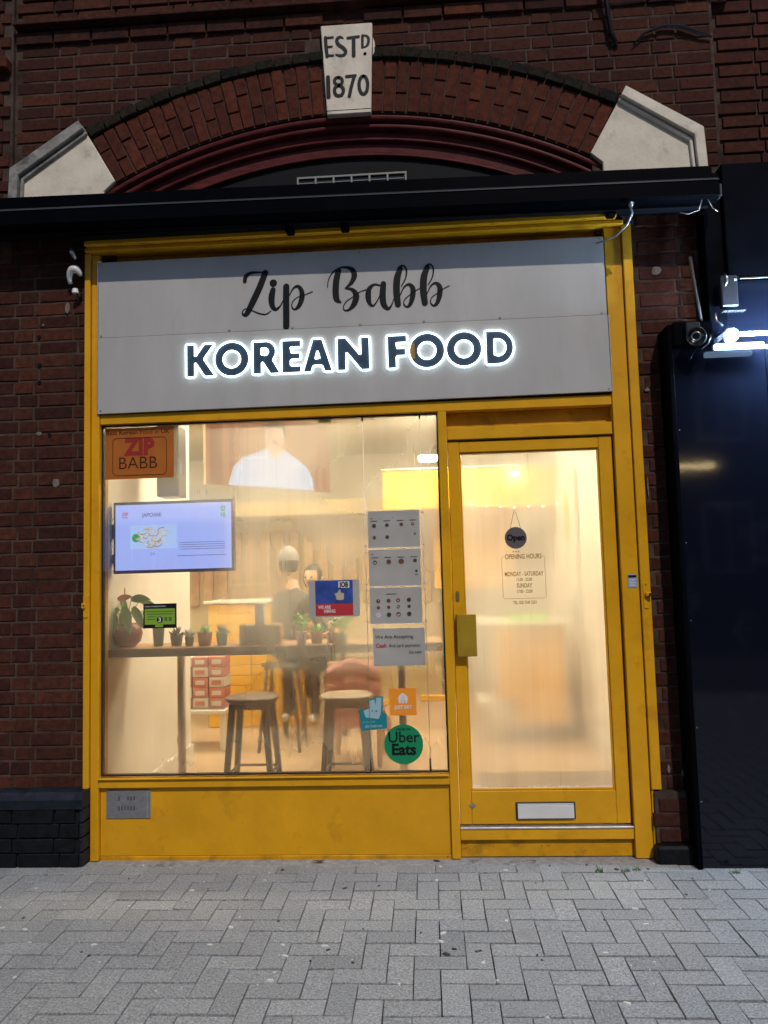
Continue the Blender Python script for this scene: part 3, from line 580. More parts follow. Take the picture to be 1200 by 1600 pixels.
# springer stones
for sgn in (-1, 1):
    poly = [(AX+sgn*u, z) for u, z in ((1.335, 3.748), (1.535, 4.098), (1.935, 3.838), (1.945, 3.60), (1.40, 3.60), (1.40, 3.69))]
    if sgn < 0: poly = poly[::-1]
    s = MB().prism(poly, -.022, .1, bev=.004).build('springer_stone', M['stone'], ar)
    mm = M['stone_grey'] if sgn < 0 else M['stone']
    def stripe(lo, hi, y0):
        # band following the sloping top edge and the outer side
        o1 = [(1.535, 4.098), (1.935, 3.838), (1.945, 3.60)]
        nrm = Vector((.545, .838)); pts = []
        a = [(1.535-.02*hi/.06*0+0, 4.098), ]
        def off(d): return [(1.535-d*.56, 4.098-d*.98), (1.935-d, 3.838-d*.86), (1.945-d, 3.60)]
        P, Q = off(lo), off(hi); q = [(AX+sgn*u, z) for u, z in P+Q[::-1]]
        if sgn < 0: q = q[::-1]
        return MB().prism(q, y0, -.01, bev=.003)
    stripe(.0, .050, -.062).build('moulding', mm, s)
    stripe(.056, .072, -.040).build('moulding', mm, s)
# timber arch mouldings and black boarding
def sweep_arc(r, prof, m, name, parent):
    b = MB(); bm = b.bm; n = 56; rows = []
    for i in range(n+1):
        t = -HALF*1.08+2*HALF*1.08*i/n
        rows.append([bm.verts.new((AX+(r-d)*math.sin(t), y, AZ+(r-d)*math.cos(t))) for d, y in prof])
    for i in range(n):
        for k in range(len(prof)-1): bm.faces.new((rows[i][k], rows[i][k+1], rows[i+1][k+1], rows[i+1][k]))
    b.recalc(); return b.build(name, m, parent)
def bead(d0, w, y, dep, n=6): return [(d0+w*(1-math.cos(math.pi*i/n))/2, y-dep*math.sin(math.pi*i/n)) for i in range(n+1)]
sweep_arc(2.832, [(0, .06)]+bead(.0, .040, .02, .022)+[(.044, .03)]+bead(.046, .030, .03, .012)+[(.080, .040), (.082, .055), (.112, .058)], M['red_wood'], 'architrave', ar)
sweep_arc(2.722, [(0, .06)]+bead(.0, .022, .062, .014)+[(.024, .075), (.085, .078), (.087, .070)]+bead(.088, .016, .072, .010)+[(.106, .09)], M['red_wood'], 'inner_architrave', ar)
b = MB(); pts = [arc_pt(2.64, -HALF+2*HALF*i/30) for i in range(31)]; b.prism(pts[::-1], .085, .12); b.build('boarding', M['void'], ar)
vt = tag(MB().box(-.684, -.058, .055, .066, 3.680, 3.690).box(-.684, -.058, .055, .066, 3.738, 3.748).build('vent_grille', M['dull_alu']), 'long narrow silver vent grille in the black boarding under the arch', 'vent')
b = MB()
for k in range(7): xx = -.684+k*(.626-.010)/6; b.box(xx, xx+.010, .054, .065, 3.691, 3.737)
b.box(-.674, -.068, .063, .069, 3.712, 3.7155); b.build('bar', M['dull_alu'], vt)
MB().box(-.68, -.06, .068, .084, 3.685, 3.743).build('back_plate', M['tv_black'], vt)

# ================================================================== AWNING
aw = thing('awning', (-.5, 0, 3.4), 'long black retracted awning casing running across below the brick arch', 'awning')
def bar_x(x0, x1, prof, dz0, dz1, m, name, parent):
    prof = [(y*.75, z-.25*y*.49) for y, z in prof]
    b = MB(); A = [b.bm.verts.new((x0, y, z+dz0)) for y, z in prof]; Bv = [b.bm.verts.new((x1, y, z+dz1)) for y, z in prof]; n = len(prof)
    b.bm.faces.new(A); b.bm.faces.new(Bv[::-1])
    for i in range(n): b.bm.faces.new((A[i], Bv[i], Bv[(i+1) % n], A[(i+1) % n]))
    b.recalc(); return b.build(name, m, parent)
TL, TR = .034, -.022
bar_x(-2.95, 1.535, [(-.02, 3.66), (-.02, 3.40), (-.20, 3.40), (-.235, 3.44), (-.235, 3.545), (-.20, 3.565)], TL, TR, M['awning'], 'casing', aw)
bar_x(-2.95, 1.540, [(-.236, 3.445), (-.236, 3.345), (-.30, 3.335), (-.322, 3.350), (-.322, 3.425), (-.30, 3.447)], TL, TR, M['awning'], 'front_bar', aw)
bar_x(-2.95, 1.542, [(-.301, 3.4475), (-.301, 3.4435), (-.327, 3.4245), (-.327, 3.4285)], TL, TR, M['awning_edge'], 'edge_strip', aw)  # lighter strip stands in for the highlight along the bar's top edge
bar_x(-2.95, 1.515, [(-.03, 3.398), (-.03, 3.395), (-.235, 3.33), (-.235, 3.343)], TL, TR, M['fabric_black'], 'cloth', aw)
bar_x(-1.93, 1.10, [(-.01, 3.40), (-.01, 3.375), (-.20, 3.345), (-.20, 3.36)], 0.0, 0.0, M['fabric_black'], 'soffit', aw)
MB().box(1.5425, 1.557, -.238, -.184, 3.360, 3.425, bev=.005).build('end_cap', M['awning_edge'], aw)
for xx in (-.72, -.42, 1.0):
    MB().box(xx, xx+.045, -.15, -.088, 3.335, 3.365, bev=.006).build('bracket', M['awning'], aw)
b = MB(); b.tube([(1.09, -.24, 3.325), (1.105, -.22, 3.30), (1.085, -.18, 3.255), (1.04, -.13, 3.222), (.955, -.05, 3.222)], .0055, 8); b.build('rod', M['steel'], aw)
MB().tube([(1.09, -.24, 3.325), (1.10, -.245, 3.345)], .011, 10).build('rod_eye', M['steel'], aw)
b = MB(); b.tube([(1.44, -.27, 3.325), (1.42, -.275, 3.27), (1.37, -.27, 3.255), (1.33, -.26, 3.27)], .0025, 6); b.tube([(1.47, -.27, 3.325), (1.49, -.27, 3.28), (1.52, -.26, 3.265)], .0025, 6)
tag(b.build('loose_wire', M['steel']), 'thin loose wires hanging below the right end of the awning', 'wire')
b = MB(); b.tube([(1.045, -.02, 5.2), (1.05, -.025, 4.70), (1.066, -.075, 4.69), (1.085, -.030, 4.55), (1.10, -.03, 4.42), (1.13, -.012, 4.37)], .014, 8)
tag(b.build('hanging_cable', M['void']), 'black cable hanging down the wall above the right side of the arch', 'cable')
b = MB(); b.tube([(1.22, -.015, 4.36), (1.28, -.02, 4.42), (1.38, -.022, 4.452), (1.48, -.022, 4.445), (1.57, -.02, 4.405), (1.645, -.015, 4.375)], [.004, .008, .010, .011, .009, .005], 8)  # dark tube stands in for a curved shadow on the wall
tag(b.build('curved_shadow_tube', M['void']), 'black curved tube standing in for a curved shadow on the brickwork near the top right', 'cable')
hk = thing('security_lamp', (-1.91, -.05, 3.15), 'small white curved lamp bracket on the brick left of the grey sign', 'lamp')
b = MB(); pts = [(-1.925+.035*math.cos(t), -.055-.02*math.sin(t), 3.165+.055*math.sin(t)) for t in [rad(a) for a in range(20, 215, 15)]]
b.tube(pts, [.008, .014, .018, .021, .023, .023, .022, .020, .018, .016, .014, .012, .011][:len(pts)], 10); b.build('shade', M['white_plastic'], hk)
b = MB().lathe([(0, 0), (.016, 0), (.018, .012), (.014, .024), (0, .026)], (-1.925, -.06, 3.088), 14); b.build('knuckle', M['white_plastic'], hk)
MB().box(-1.925, -1.905, -.05, -.01, 3.07, 3.10, bev=.004).build('bracket', M['tv_black'], hk)
tag(MB().tube([(-1.935, -.10, 3.33), (-1.92, -.11, 3.30), (-1.905, -.10, 3.265)], [.006, .014, .008], 8).build('wall_hook', M['steel']), 'small grey metal hook under the awning above the white lamp bracket', 'hook')

# ================================================================== SHOPFRONT
sf = thing('shopfront', (-.37, 0, 0), 'yellow painted timber shopfront with a wide misted window and a glazed door', 'shopfront')
Y = M['yellow']
def part(name, m, parent, *boxes, bev=.003, **k):
    b = MB()
    for bx in boxes: b.box(*bx, bev=bev)
    o = b.build(name, m, parent)
    for a, v in k.items(): o[a] = v
    return o
part('jamb', Y, sf, (-1.848, -1.803, -.022, .10, 0, 3.32))
part('jamb', Y, sf, (1.003, 1.092, -.022, .10, 0, 3.32))
part('cover_strip', Y, sf, (-1.882, -1.850, -.040, .04, .342, 3.32))
part('cover_strip', Y, sf, (1.0945, 1.144, -.040, .04, .345, 3.33))
part('foot_strip', Y, sf, (1.0945, 1.106, -.030, .04, 0, .343))
b = MB(); b.prism([(-1.875, 3.322), (1.10, 3.322), (1.10, 3.345), (-1.875, 3.345)], -.060, .06, bev=.004); b.prism([(-1.868, 3.347), (1.06, 3.347), (1.06, 3.385), (-1.868, 3.385)], -.085, .06, bev=.006); b.build('cornice', Y, sf)
part('fascia_board', M['yellow_worn'], sf, (-1.802, 1.002, .035, .09, 2.41, 3.32))
part('head_rail', Y, sf, (-1.802, 1.002, -.014, .09, 2.346, 2.402))
part('mullion', Y, sf, (.070, .116, -.018, .10, 0, 2.3455))
part('window_sill', Y, sf, (-1.802, .0695, -.020, .09, .376, .420), (-1.802, .0695, -.034, -.018, .4205, .4305), bev=.003)
part('stall_riser', M['yellow'], sf, (-1.802, .0695, .004, .05, .018, .3755), bev=.002)
part('skirting_board', M['yellow_worn'], sf, (-1.802, .0695, -.002, .045, -.01, .017), bev=.003)
part('window_bead', M['tv_black'], sf, (-1.803, -1.793, .010, .04, .431, 2.3455), (.062, .0695, .010, .04, .431, 2.3455), (-1.7925, .0615, .010, .04, .431, .439), (-1.7925, .0615, .010, .04, 2.336, 2.3455), bev=.001)
# window pane: clear outer face, misted inner face
def pane(name, x0, x1, z0, z1, y0, y1, fog, parent):
    b = MB(); b.box(x0, x1, y0, y1, z0, z1); b.bm.faces.ensure_lookup_table()
    for f in b.bm.faces: f.material_index = 1 if f.calc_center_median().y > (y0+y1)/2+.0005 else 0
    return b.build(name, [M['glass_out'], fog], parent)
pane('window_pane', -1.7935, .063, .4385, 2.337, .020, .028, M['fog_window'], sf)
part('transom_panel', M['yellow_worn'], sf, (.117, 1.002, .048, .08, 2.258, 2.345))
part('transom_rail', Y, sf, (.117, 1.002, -.004, .09, 2.190, 2.257))
part('threshold', M['alu'], sf, (.117, 1.002, -.018, .10, .147, .158))
part('door_sill', M['yellow'], sf, (.117, 1.002, -.012, .09, .092, .146))
part('kick_panel', M['yellow_worn'], sf, (.117, 1.002, .012, .08, .0, .091))
# door
b = MB(); dy0, dy1 = .010, .055
b.box(.1205, .180, dy0, dy1, .164, 2.182, bev=.003); b.box(.925, .9960, dy0, dy1, .164, 2.182, bev=.003)
b.box(.1805, .9245, dy0+.0006, dy1, 2.121, 2.1795, bev=.003); b.box(.1805, .9245, dy0+.0006, dy1, .1645, .333, bev=.003)
door = b.build('door', M['yellow'], sf)
part('gap_blackout', M['tv_black'], sf, (.985, 1.0025, .058, .10, .16, 2.188), (.1215, .9845, .058, .10, 2.165, 2.189), bev=0)  # black strips added behind the door edge so the gap stays dark
part('glazing_bead', M['yellow'], door, (.1805, .189, .020, .04, .334, 2.120), (.916, .9245, .020, .04, .334, 2.120), (.1895, .9155, .020, .04, 2.112, 2.120), (.1895, .9155, .018, .04, .334, .343), bev=.002)
pane('door_pane', .1895, .9155, .3435, 2.1115, .030, .036, M['fog_door'], door)
b = MB()   # ragged putty along the foot of the door glass
x = .19
while x < .914:
    w = R.uniform(.008, .03); h = R.uniform(.002, .010) + (.012 if x < .23 else 0); b.prism([(x, .3436), (min(x+w, .915), .3436), (min(x+w*.9, .915), .3436+h*.6), (x+w*.5, .3436+h), (x+w*.1, .3436+h*.7)], .0285, .0297); x += w
tag(b.build('putty', M['skirt'], door), 'ragged white putty along the bottom of the glass')
b = MB(); b.box(.134, .236, -.036, -.030, 1.034, 1.253, bev=.002); b.box(.134, .140, -.0295, .0095, 1.034, 1.253, bev=.001); b.build('door_handle', mat('olive_yellow_handle', (.30, .19, .015), .45, spec=.2, noise=(9, .15), dirt=(10, (.16, .12, .03), .55, .5)), door)
b = MB(); b.prism(rrect(.1365, .1545, 1.325, 1.375, .006), .004, .010); b.disc_y(.1455, 1.358, .006, 0, .004, 14); b.box(.1435, .1475, .001, .0045, 1.332, 1.346); b.build('escutcheon', M['brass'], door)
b = MB(); b.disc_y(.185, .262, .012, .005, .010, 16); b.box(.168, .202, .0045, .0098, .258, .266, bev=.001); b.build('lock', M['steel'], door)
lp_ = part('letter_plate', M['tv_black'], door, (.408, .714, .002, .0098, .190, .277))
part('letter_flap', M['letterplate'], lp_, (.417, .705, -.005, .002, .196, .262), bev=.0015)
part('letter_flap_hinge', M['letterplate'], lp_, (.417, .705, -.002, .003, .2635, .270), bev=.001)
# fittings on the cover strips
b = MB(); b.prism(rrect(-1.880, -1.852, 1.285, 1.41, .008), -.0445, -.040, bev=.001); b.box(-1.885, -1.868, -.058, -.045, 1.335, 1.365, bev=.003); o = b.build('shutter_keep', M['yellow'], sf)
MB().disc_y(-1.872, 1.352, .005, -.0605, -.0585, 10).build('pin', M['brass'], o)
b = MB(); b.prism(rrect(1.104, 1.134, 1.262, 1.40, .012), -.0445, -.040, bev=.001); b.box(1.112, 1.142, -.062, -.045, 1.325, 1.348, bev=.004); o = b.build('shutter_keep', M['yellow'], sf)
b = MB(); b.disc_y(1.118, 1.385, .0035, -.0465, -.0445, 10); b.disc_y(1.136, 1.334, .010, -.068, -.0625, 12); b.build('pin', M['tv_black'], o)
lb = tag(MB().box(1.034, 1.080, -.0245, -.0225, 1.370, 1.440, bev=.0008).build('card_label', M['blue_label']), 'small blue and white label stuck on the yellow door post', 'label')
part('print_band', M['sign_black'], lb, (1.036, 1.078, -.0252, -.0246, 1.424, 1.436), bev=0)
b = MB()
for k in range(5): b.box(1.040, 1.074-.006*(k % 2), -.0252, -.0246, 1.380+k*.008, 1.383+k*.008)
b.build('print_line', M['white_print'], lb)
vp = tag(MB().box(-1.768, -1.526, -.003, .0035, .214, .361, bev=.002).build('vent_plate', M['steel']), 'grey metal vent plate with short slots on the yellow panel under the window', 'vent')
b = MB()
for k in range(6): b.box(-1.700+k*.0165, -1.695+k*.0165, -.0038, -.0028, .256, .279)
for k in (0, 3, 4, 5): b.box(-1.700+k*.0165, -1.695+k*.0165, -.0038, -.0028, .306+.004*(k % 2), .330)
b.build('slot', M['tv_black'], vp)
MB().box(-1.545, -1.541, -.0045, -.0032, .216, .359).build('folded_seam', M['alu'], vp)

# ================================================================== SHOP SIGN
sg = thing('shop_sign', (-.4, -.03, 2.4), 'grey two-panel fascia sign with black script name and lit white outline capitals', 'sign')
part('sign_panel', M['sign'], sg, (-1.806, .996, -.031, -.022, 2.834, 3.268), bev=.0015)
pl2 = MB(); pl2.prism([(-1.806, 2.403), (1.001, 2.414), (.998, 2.8325), (-1.806, 2.8325)], -.034, -.022, bev=.0015); pl2.build('sign_panel', M['sign'], sg)
part('edge_strip', M['alu'], sg, (-1.812, -1.8065, -.033, .034, 2.405, 3.268), (1.0015, 1.0055, -.036, .034, 2.414, 2.83), bev=.001)
b = MB(); b.box(-1.812, -1.785, -.036, -.0315, 3.262, 3.275); b.build('bracket_end', M['brass'], sg)
b = MB()
for (x, z) in ((-1.791, 3.250), (-.71, 3.252), (-.328, 3.252), (.018, 3.248), (.409, 3.245), (.978, 3.255), (-1.79, 2.843), (-1.064, 2.842), (-.71, 2.842), (-.335, 2.842), (.012, 2.842), (.424, 2.842), (.968, 2.845), (-1.79, 2.42), (.985, 2.425)):
    s = MB(); s.lathe([(0, .0035), (.004, .003), (.0065, 0)], (0, 0, 0), 12); me = s.mesh('screw', M['screw'])
    for v in me.vertices: v.co = (x+v.co.x, -.0312-v.co.z-(.003 if z < 2.83 else 0), z+v.co.y)
    link('screw', me, sg)
for lo, hi in ((0, 2), (2, 4), (4, 6), (6, 9), (9, 11), (11, 99)):
    ss = STROKES[lo:hi]
    for q in ([ss] if lo < 11 else [ss[0::2], ss[1::2]]):
        b = MB()
        for k, s in enumerate(q): b.ribbon(s, -.0335, .002, k=k)
        b.recalc(); b.build('script_letter', M['sign_black'], sg)
def arc(cx, cy, r, a0, a1, n=14): return [(cx+r*math.cos(rad(a0+(a1-a0)*i/n)), cy+r*math.sin(rad(a0+(a1-a0)*i/n))) for i in range(n+1)]
Kp = [[(0, 0), (0, 1), (.30, 1), (.30, .62), (.60, 1), (.97, 1), (.60, .54), (1.0, 0), (.62, 0), (.30, .44), (.30, 0)]]
Op = [arc(.53, .5, .53, 0, 348, 30), arc(.53, .5, .25, 0, 345, 22)]
Rp = [[(0, 0), (0, 1)]+arc(.44, .68, .32, 90, -50, 12)+[(.92, 0), (.56, 0), (.32, .36), (.30, .36), (.30, 0)], [(.29, .58), (.29, .78)]+arc(.40, .68, .10, 90, -90, 8)]
Ep = [[(0, 0), (0, 1), (.64, 1), (.64, .77), (.30, .77), (.30, .62), (.61, .62), (.61, .40), (.30, .40), (.30, .23), (.64, .23), (.64, 0)]]
Ap = [[(0, 0), (.33, 1), (.65, 1), (.98, 0), (.69, 0), (.63, .19), (.35, .19), (.29, 0)], [(.42, .40), (.56, .40), (.49, .64)]]
Np = [[(0, 0), (0, 1), (.28, 1), (.71, .46), (.71, 1), (1.0, 1), (1.0, 0), (.73, 0), (.29, .55), (.29, 0)]]
Fp = [[(0, 0), (0, 1), (.64, 1), (.64, .76), (.30, .76), (.30, .61), (.60, .61), (.60, .37), (.30, .37), (.30, 0)]]
Dp = [[(0, 0), (0, 1)]+arc(.38, .5, .5, 90, -90, 18)+[], [(.28, .26), (.28, .74)]+arc(.38, .5, .24, 90, -90, 12)]
LH = .186; LZ = 2.584
for n_, (shape, x, asp) in enumerate([(Kp, -1.303, .90), (Op, -1.146, 1), (Rp, -.932, .93), (Ep, -.772, .93), (Ap, -.657, .93), (Np, -.467, .98), (Fp, -.192, .93), (Op, -.074, 1), (Op, .126, 1), (Dp, .340, .93)]):
    cs = [[(x+u*LH*asp, LZ+v*LH) for u, v in c] for c in shape]
    body = shape2d(cs, .005, -.0375, M['acrylic_blue'], 'neon_letter', sg)
    b = MB()
    for c in cs:
        # thin straight runs so the tube keeps crisp corners
        pts = []
        for i in range(len(c)):
            p, q = Vector((c[i][0], 0, c[i][1])), Vector((c[(i+1) % len(c)][0], 0, c[(i+1) % len(c)][1]))
            l = (q-p).length
            if l > .03: pts += [p+(q-p)*(.004/l), p+(q-p)*(1-.004/l)]
            else: pts.append(p)
        b.tube([(p.x, -.0440, p.z) for p in pts], .0042, 8, closed=True)
    b.recalc(); b.build('glow_tube', M['neon'], body)
tag(MB().box(-.066, -.040, -.0412, -.0406, 2.635, 2.72).build('peeling_film', M['gold_print'], sg), 'yellowed strip inside the first O of the second word')

# ================================================================== NEIGHBOURING HOARDING
hb = thing('hoarding', (1.7, -.1, 0), 'glossy black boarded panels covering the neighbouring shopfront on the right', 'hoarding')
part('panel', M['board'], hb, (1.288, 1.752, -.150, .04, -.005, 2.600), bev=.003)
part('panel', M['board'], hb, (1.756, 2.9, -.148, .04, -.005, 2.600), bev=.003)
part('edge_frame', M['awning'], hb, (1.262, 1.287, -.165, .04, -.005, 2.72), bev=.004)
part('top_box', M['awning'], hb, (1.2875, 1.50, -.168, .04, 2.601, 2.735), bev=.012)
part('head_board', M['board'], hb, (1.5005, 2.9, -.10, .04, 2.601, 2.96), bev=.003)
b = MB(); zz = .2
for k in range(5):
    for xx in (1.300, 1.744): b.disc_y(xx, .25+k*.47+R.uniform(-.07, .07), .0038, -.1530, -.1495, 8)
b.build('screw', M['screw'], hb)
fa = thing('neighbour_fascia', (2.0, -.1, 3.2), 'dark blue black fascia of the neighbouring unit at the right edge above the strip lamp', 'fascia')
part('fascia_panel', M['awning'], fa, (1.60, 3.2, -.13, .04, 2.965, 3.585), bev=.006)
part('trim', M['awning_edge'], fa, (1.66, 2.9, -.134, -.129, 2.955, 2.964), bev=.001)
part('side_post', M['awning'], fa, (1.50, 1.598, -.11, .04, 2.74, 3.55), bev=.006)
fl = thing('strip_lamp', (1.7, -.22, 2.6), 'lit cool white tube lamp over the black hoarding at the right edge', 'lamp')
b = MB(); b.tube([(1.585, -.27, 2.622), (2.45, -.27, 2.622)], .0095, 12); b.build('tube', M['led'], fl)
part('end_box', M['tube_lit_glow'], fl, (1.530, 1.584, -.26, -.20, 2.600, 2.655), bev=.008)
part('glow_panel', M['tube_lit_glow'], fl, (1.475, 1.716, -.236, -.205, 2.562, 2.590), bev=.004)  # glow on bar and end box stands in for surfaces lit by the tube
part('bracket', M['alu'], fl, (1.535, 1.575, -.235, -.10, 2.660, 2.668), (1.55, 1.56, -.195, -.105, 2.585, 2.60), bev=.001)
fd = thing('floodlight', (1.39, -.24, 2.63), 'round black floodlight with a silver ring left of the strip lamp', 'lamp')
b = MB(); b.lathe([(0, -.07), (.045, -.07), (.058, -.04), (.060, .03), (.052, .035), (.050, .02), (0, .018)], (0, 0, 0), 24); me = b.mesh('housing', M['tv_black'])
Rm = Matrix.Translation((1.385, -.235, 2.63)) @ Matrix.Rotation(rad(-25), 4, 'Z') @ Matrix.Rotation(rad(100), 4, 'X') @ Matrix.Scale(.8, 4)
me.transform(Rm); link('housing', me, fd)
b = MB(); b.tube([(.026*math.cos(t), .026*math.sin(t), .028) for t in [i*math.pi/10 for i in range(20)]], .004, 8, closed=True); me = b.mesh('lens_ring', M['screw']); me.transform(Rm); link('lens_ring', me, fd)
MB().tube([(1.40, -.25, 2.56), (1.425, -.27, 2.58), (1.44, -.27, 2.61), (1.46, -.22, 2.64)], .003, 6).build('stay', M['screw'], fd)
MB().box(1.35, 1.42, -.20, -.15, 2.66, 2.72, bev=.006).build('bracket', M['tv_black'], fd)
al = thing('junction_box', (1.55, -.15, 2.9), 'small black junction box with conduit above the strip lamp', 'box')
part('box', M['tv_black'], al, (1.545, 1.63, -.175, -.135, 2.80, 2.965), bev=.006)
b = MB(); b.tube([(1.563, -.17, 2.90), (1.571, -.185, 2.925), (1.572, -.185, 2.95), (1.566, -.17, 2.975)], [.003, .007, .007, .003], 8); b.build('cover_latch', M['screw'], al)
part('label', M['white_plastic'], al, (1.612, 1.624, -.178, -.1755, 2.93, 2.942), bev=0)
MB().tube([(1.50, -.19, 2.76), (1.505, -.19, 2.72), (1.53, -.2, 2.69)], .006, 8).build('conduit_clip', M['screw'], al)
part('rail', M['awning_edge'], al, (1.545, 1.66, -.18, -.150, 2.772, 2.778), bev=.001)
MB().tube([(1.425, -.10, 3.10), (1.43, -.12, 2.95), (1.45, -.13, 2.74)], .010, 8).build('conduit', mat('grey_brown_conduit', (.035, .025, .02), .7), al)

# ================================================================== THINGS STUCK ON THE WINDOW
def flat(name, m, x0, x1, z0, z1, y, label, cat, th=.0012, tilt=0, group=None):
    b = MB(); b.box(x0, x1, y, y+th, z0, z1, rot=Matrix.Rotation(rad(tilt), 4, 'Y') if tilt else None); return tag(b.build(name, m), label, cat, group)
YS = .0170
s = flat('window_sticker', M['sticker_orange'], -1.786, -1.395, 2.042, 2.330, YS, 'orange brown square sticker with red and black capitals in the top left window corner', 'sticker')
text('Best Korean Food in UK', .036, -1.60, 2.292, YS-.0012, M['black_print'], s)
text('ZIP', .125, -1.590, 2.178, YS-.0012, M['zip_red'], s, sx=.92, bold=.006)
text('BABB', .098, -1.600, 2.098, YS-.0012, M['black_print'], s, sx=.98, bold=-.0012)
b = MB(); b.tube([(x, YS-.0008, z) for x, z in rrect(-1.742, -1.437, 2.062, 2.272, .025)], .0016, 5, closed=True); b.recalc().build('printed_frame', M['black_print'], s)
flat('tape', M['acrylic'], -1.36, -1.352, 2.06, 2.12, YS, 'clear strip of curling tape beside the orange brown window sticker', 'tape')
s = flat('rating_sticker', M['black_print'], -1.570, -1.385, 1.216, 1.349, YS, 'black and lime rating sticker with a number three low on the left of the window', 'sticker')
part('lime_panel', M['green_rating'], s, (-1.562, -1.394, YS-.001, YS-.0002, 1.236, 1.322), bev=0); part('lime_tab', M['green_rating'], s, (-1.504, -1.460, YS-.0012, YS-.0004, 1.222, 1.2355), bev=0)
b = MB()
for k, (a, c) in enumerate(((-1.555, -1.400), (-1.550, -1.405), (-1.545, -1.50), (-1.548, -1.505))): b.box(a, c, YS-.0016, YS-.001, 1.304-k*.014, 1.309-k*.014)
for k in range(2): b.box(-1.452+k*.024, -1.436+k*.024, YS-.0016, YS-.001, 1.254, 1.276)
b.build('print_line', mat('dark_green_print', (.07, .14, .02), .6), s)
b = MB(); b.disc_y(-1.478, 1.262, .0175, YS-.0018, YS-.001, 24); dsc = b.build('number_disc', M['black_print'], s); text('3', .034, -1.478, 1.2505, YS-.0025, M['white_print'], dsc, bold=.001)
text('FOOD HYGIENE RATING', .0105, -1.562, 1.331, YS-.0012, M['white_print'], s, align='LEFT')
s = flat('job_poster', M['menu'], -.655, -.380, 1.254, 1.453, YS, 'blue and red job poster with a pale thumb emblem taped mid window', 'poster')
part('blue_field', M['blue_print'], s, (-.620, -.416, YS-.001, YS-.0002, 1.325, 1.450), bev=0); part('red_band', M['red_poster'], s, (-.620, -.416, YS-.001, YS-.0002, 1.262, 1.3248), bev=0)
part('white_tag', M['white_print'], s, (-.494, -.434, YS-.0015, YS-.001, 1.409, 1.444), bev=0); text('JOB', .037, -.464, 1.414, YS-.0022, M['black_print'], s, sx=.75, bold=.0016)
text('WE ARE', .025, -.605, 1.299, YS-.0016, M['white_print'], s, sx=.75, align='LEFT', bold=.0006); text('HIRING', .025, -.575, 1.277, YS-.0016, M['white_print'], s, sx=.75, align='LEFT', bold=.0006)
shape2d([[(-.516, 1.378), (-.498, 1.384), (-.490, 1.400), (-.484, 1.400), (-.482, 1.383), (-.464, 1.380), (-.466, 1.348), (-.476, 1.343), (-.505, 1.346), (-.508, 1.365)]], .0006, YS-.0013, mat('pale_yellow_print', (.45, .38, .25), .5), 'thumb_emblem', s)
# round green, orange, teal stickers
b = MB(); b.disc_y(-.166, .5765, .1035, YS, YS+.0012, 48); s = tag(b.build('round_sticker', M['green']), 'round green sticker with black lettering near the bottom of the window', 'sticker')
text('Uber', .080, -.166, .588, YS-.001, M['black_print'], s, bold=.0008); text('Eats', .080, -.166, .524, YS-.001, M['black_print'], s, bold=.0028); text('ORDER ON', .015, -.166, .650, YS-.001, M['black_print'], s, bold=.0003)
s = flat('square_sticker', M['orange'], -.235, -.092, .727, .869, YS, 'square orange sticker with a white house emblem above the round green one', 'sticker')
text('JUST EAT', .025, -.163, .762, YS-.001, M['white_print'], s, bold=.0008, sx=.9); text('order here', .010, -.163, .742, YS-.001, mat('pale_orange_print', (.75, .42, .2), .5), s)
hz = [(-.184, .790), (-.190, .817), (-.180, .834), (-.163, .846), (-.146, .834), (-.136, .817), (-.142, .790), (-.150, .790), (-.151, .806), (-.156, .806), (-.157, .790), (-.169, .790), (-.170, .808), (-.174, .808), (-.175, .790)]
shape2d([hz], .0006, YS-.0007, M['white_print'], 'house_emblem', s)
b = MB(); b.box(-.1605, -.1585, YS-.0016, YS-.001, .800, .830); b.box(-.1685, -.1665, YS-.0016, YS-.001, .806, .830); b.build('cutlery_emblem', M['orange'], s)
outl = [(-.350, .812), (-.312, .822), (-.311, .829), (-.268, .829), (-.272, .742), (-.253, .738), (-.250, .661), (-.386, .650), (-.396, .757), (-.344, .770)]
s = tag(shape2d([outl], .0012, YS, M['teal'], 'animal_sticker'), 'teal cut-out sticker with a pale blue eared head left of the orange square', 'sticker')
shape2d([[(-.345, .806), (-.316, .814), (-.309, .784), (-.305, .822), (-.276, .822), (-.282, .742), (-.294, .711), (-.364, .720), (-.375, .756), (-.338, .768)]], .0006, YS-.0012, M['pale_blue'], 'pale_head', s)
b = MB(); b.disc_y(-.327, .754, .0042, YS-.0022, YS-.0016, 10); b.disc_y(-.306, .752, .0052, YS-.0022, YS-.0016, 10); b.build('eye', M['teal'], s)
text('deliveroo', .026, -.322, .667, YS-.0013, M['pale_blue'], s, sx=.95, rot=rad(3), bold=.0003); text('Order with', .014, -.345, .692, YS-.0013, M['pale_blue'], s, rot=rad(3))
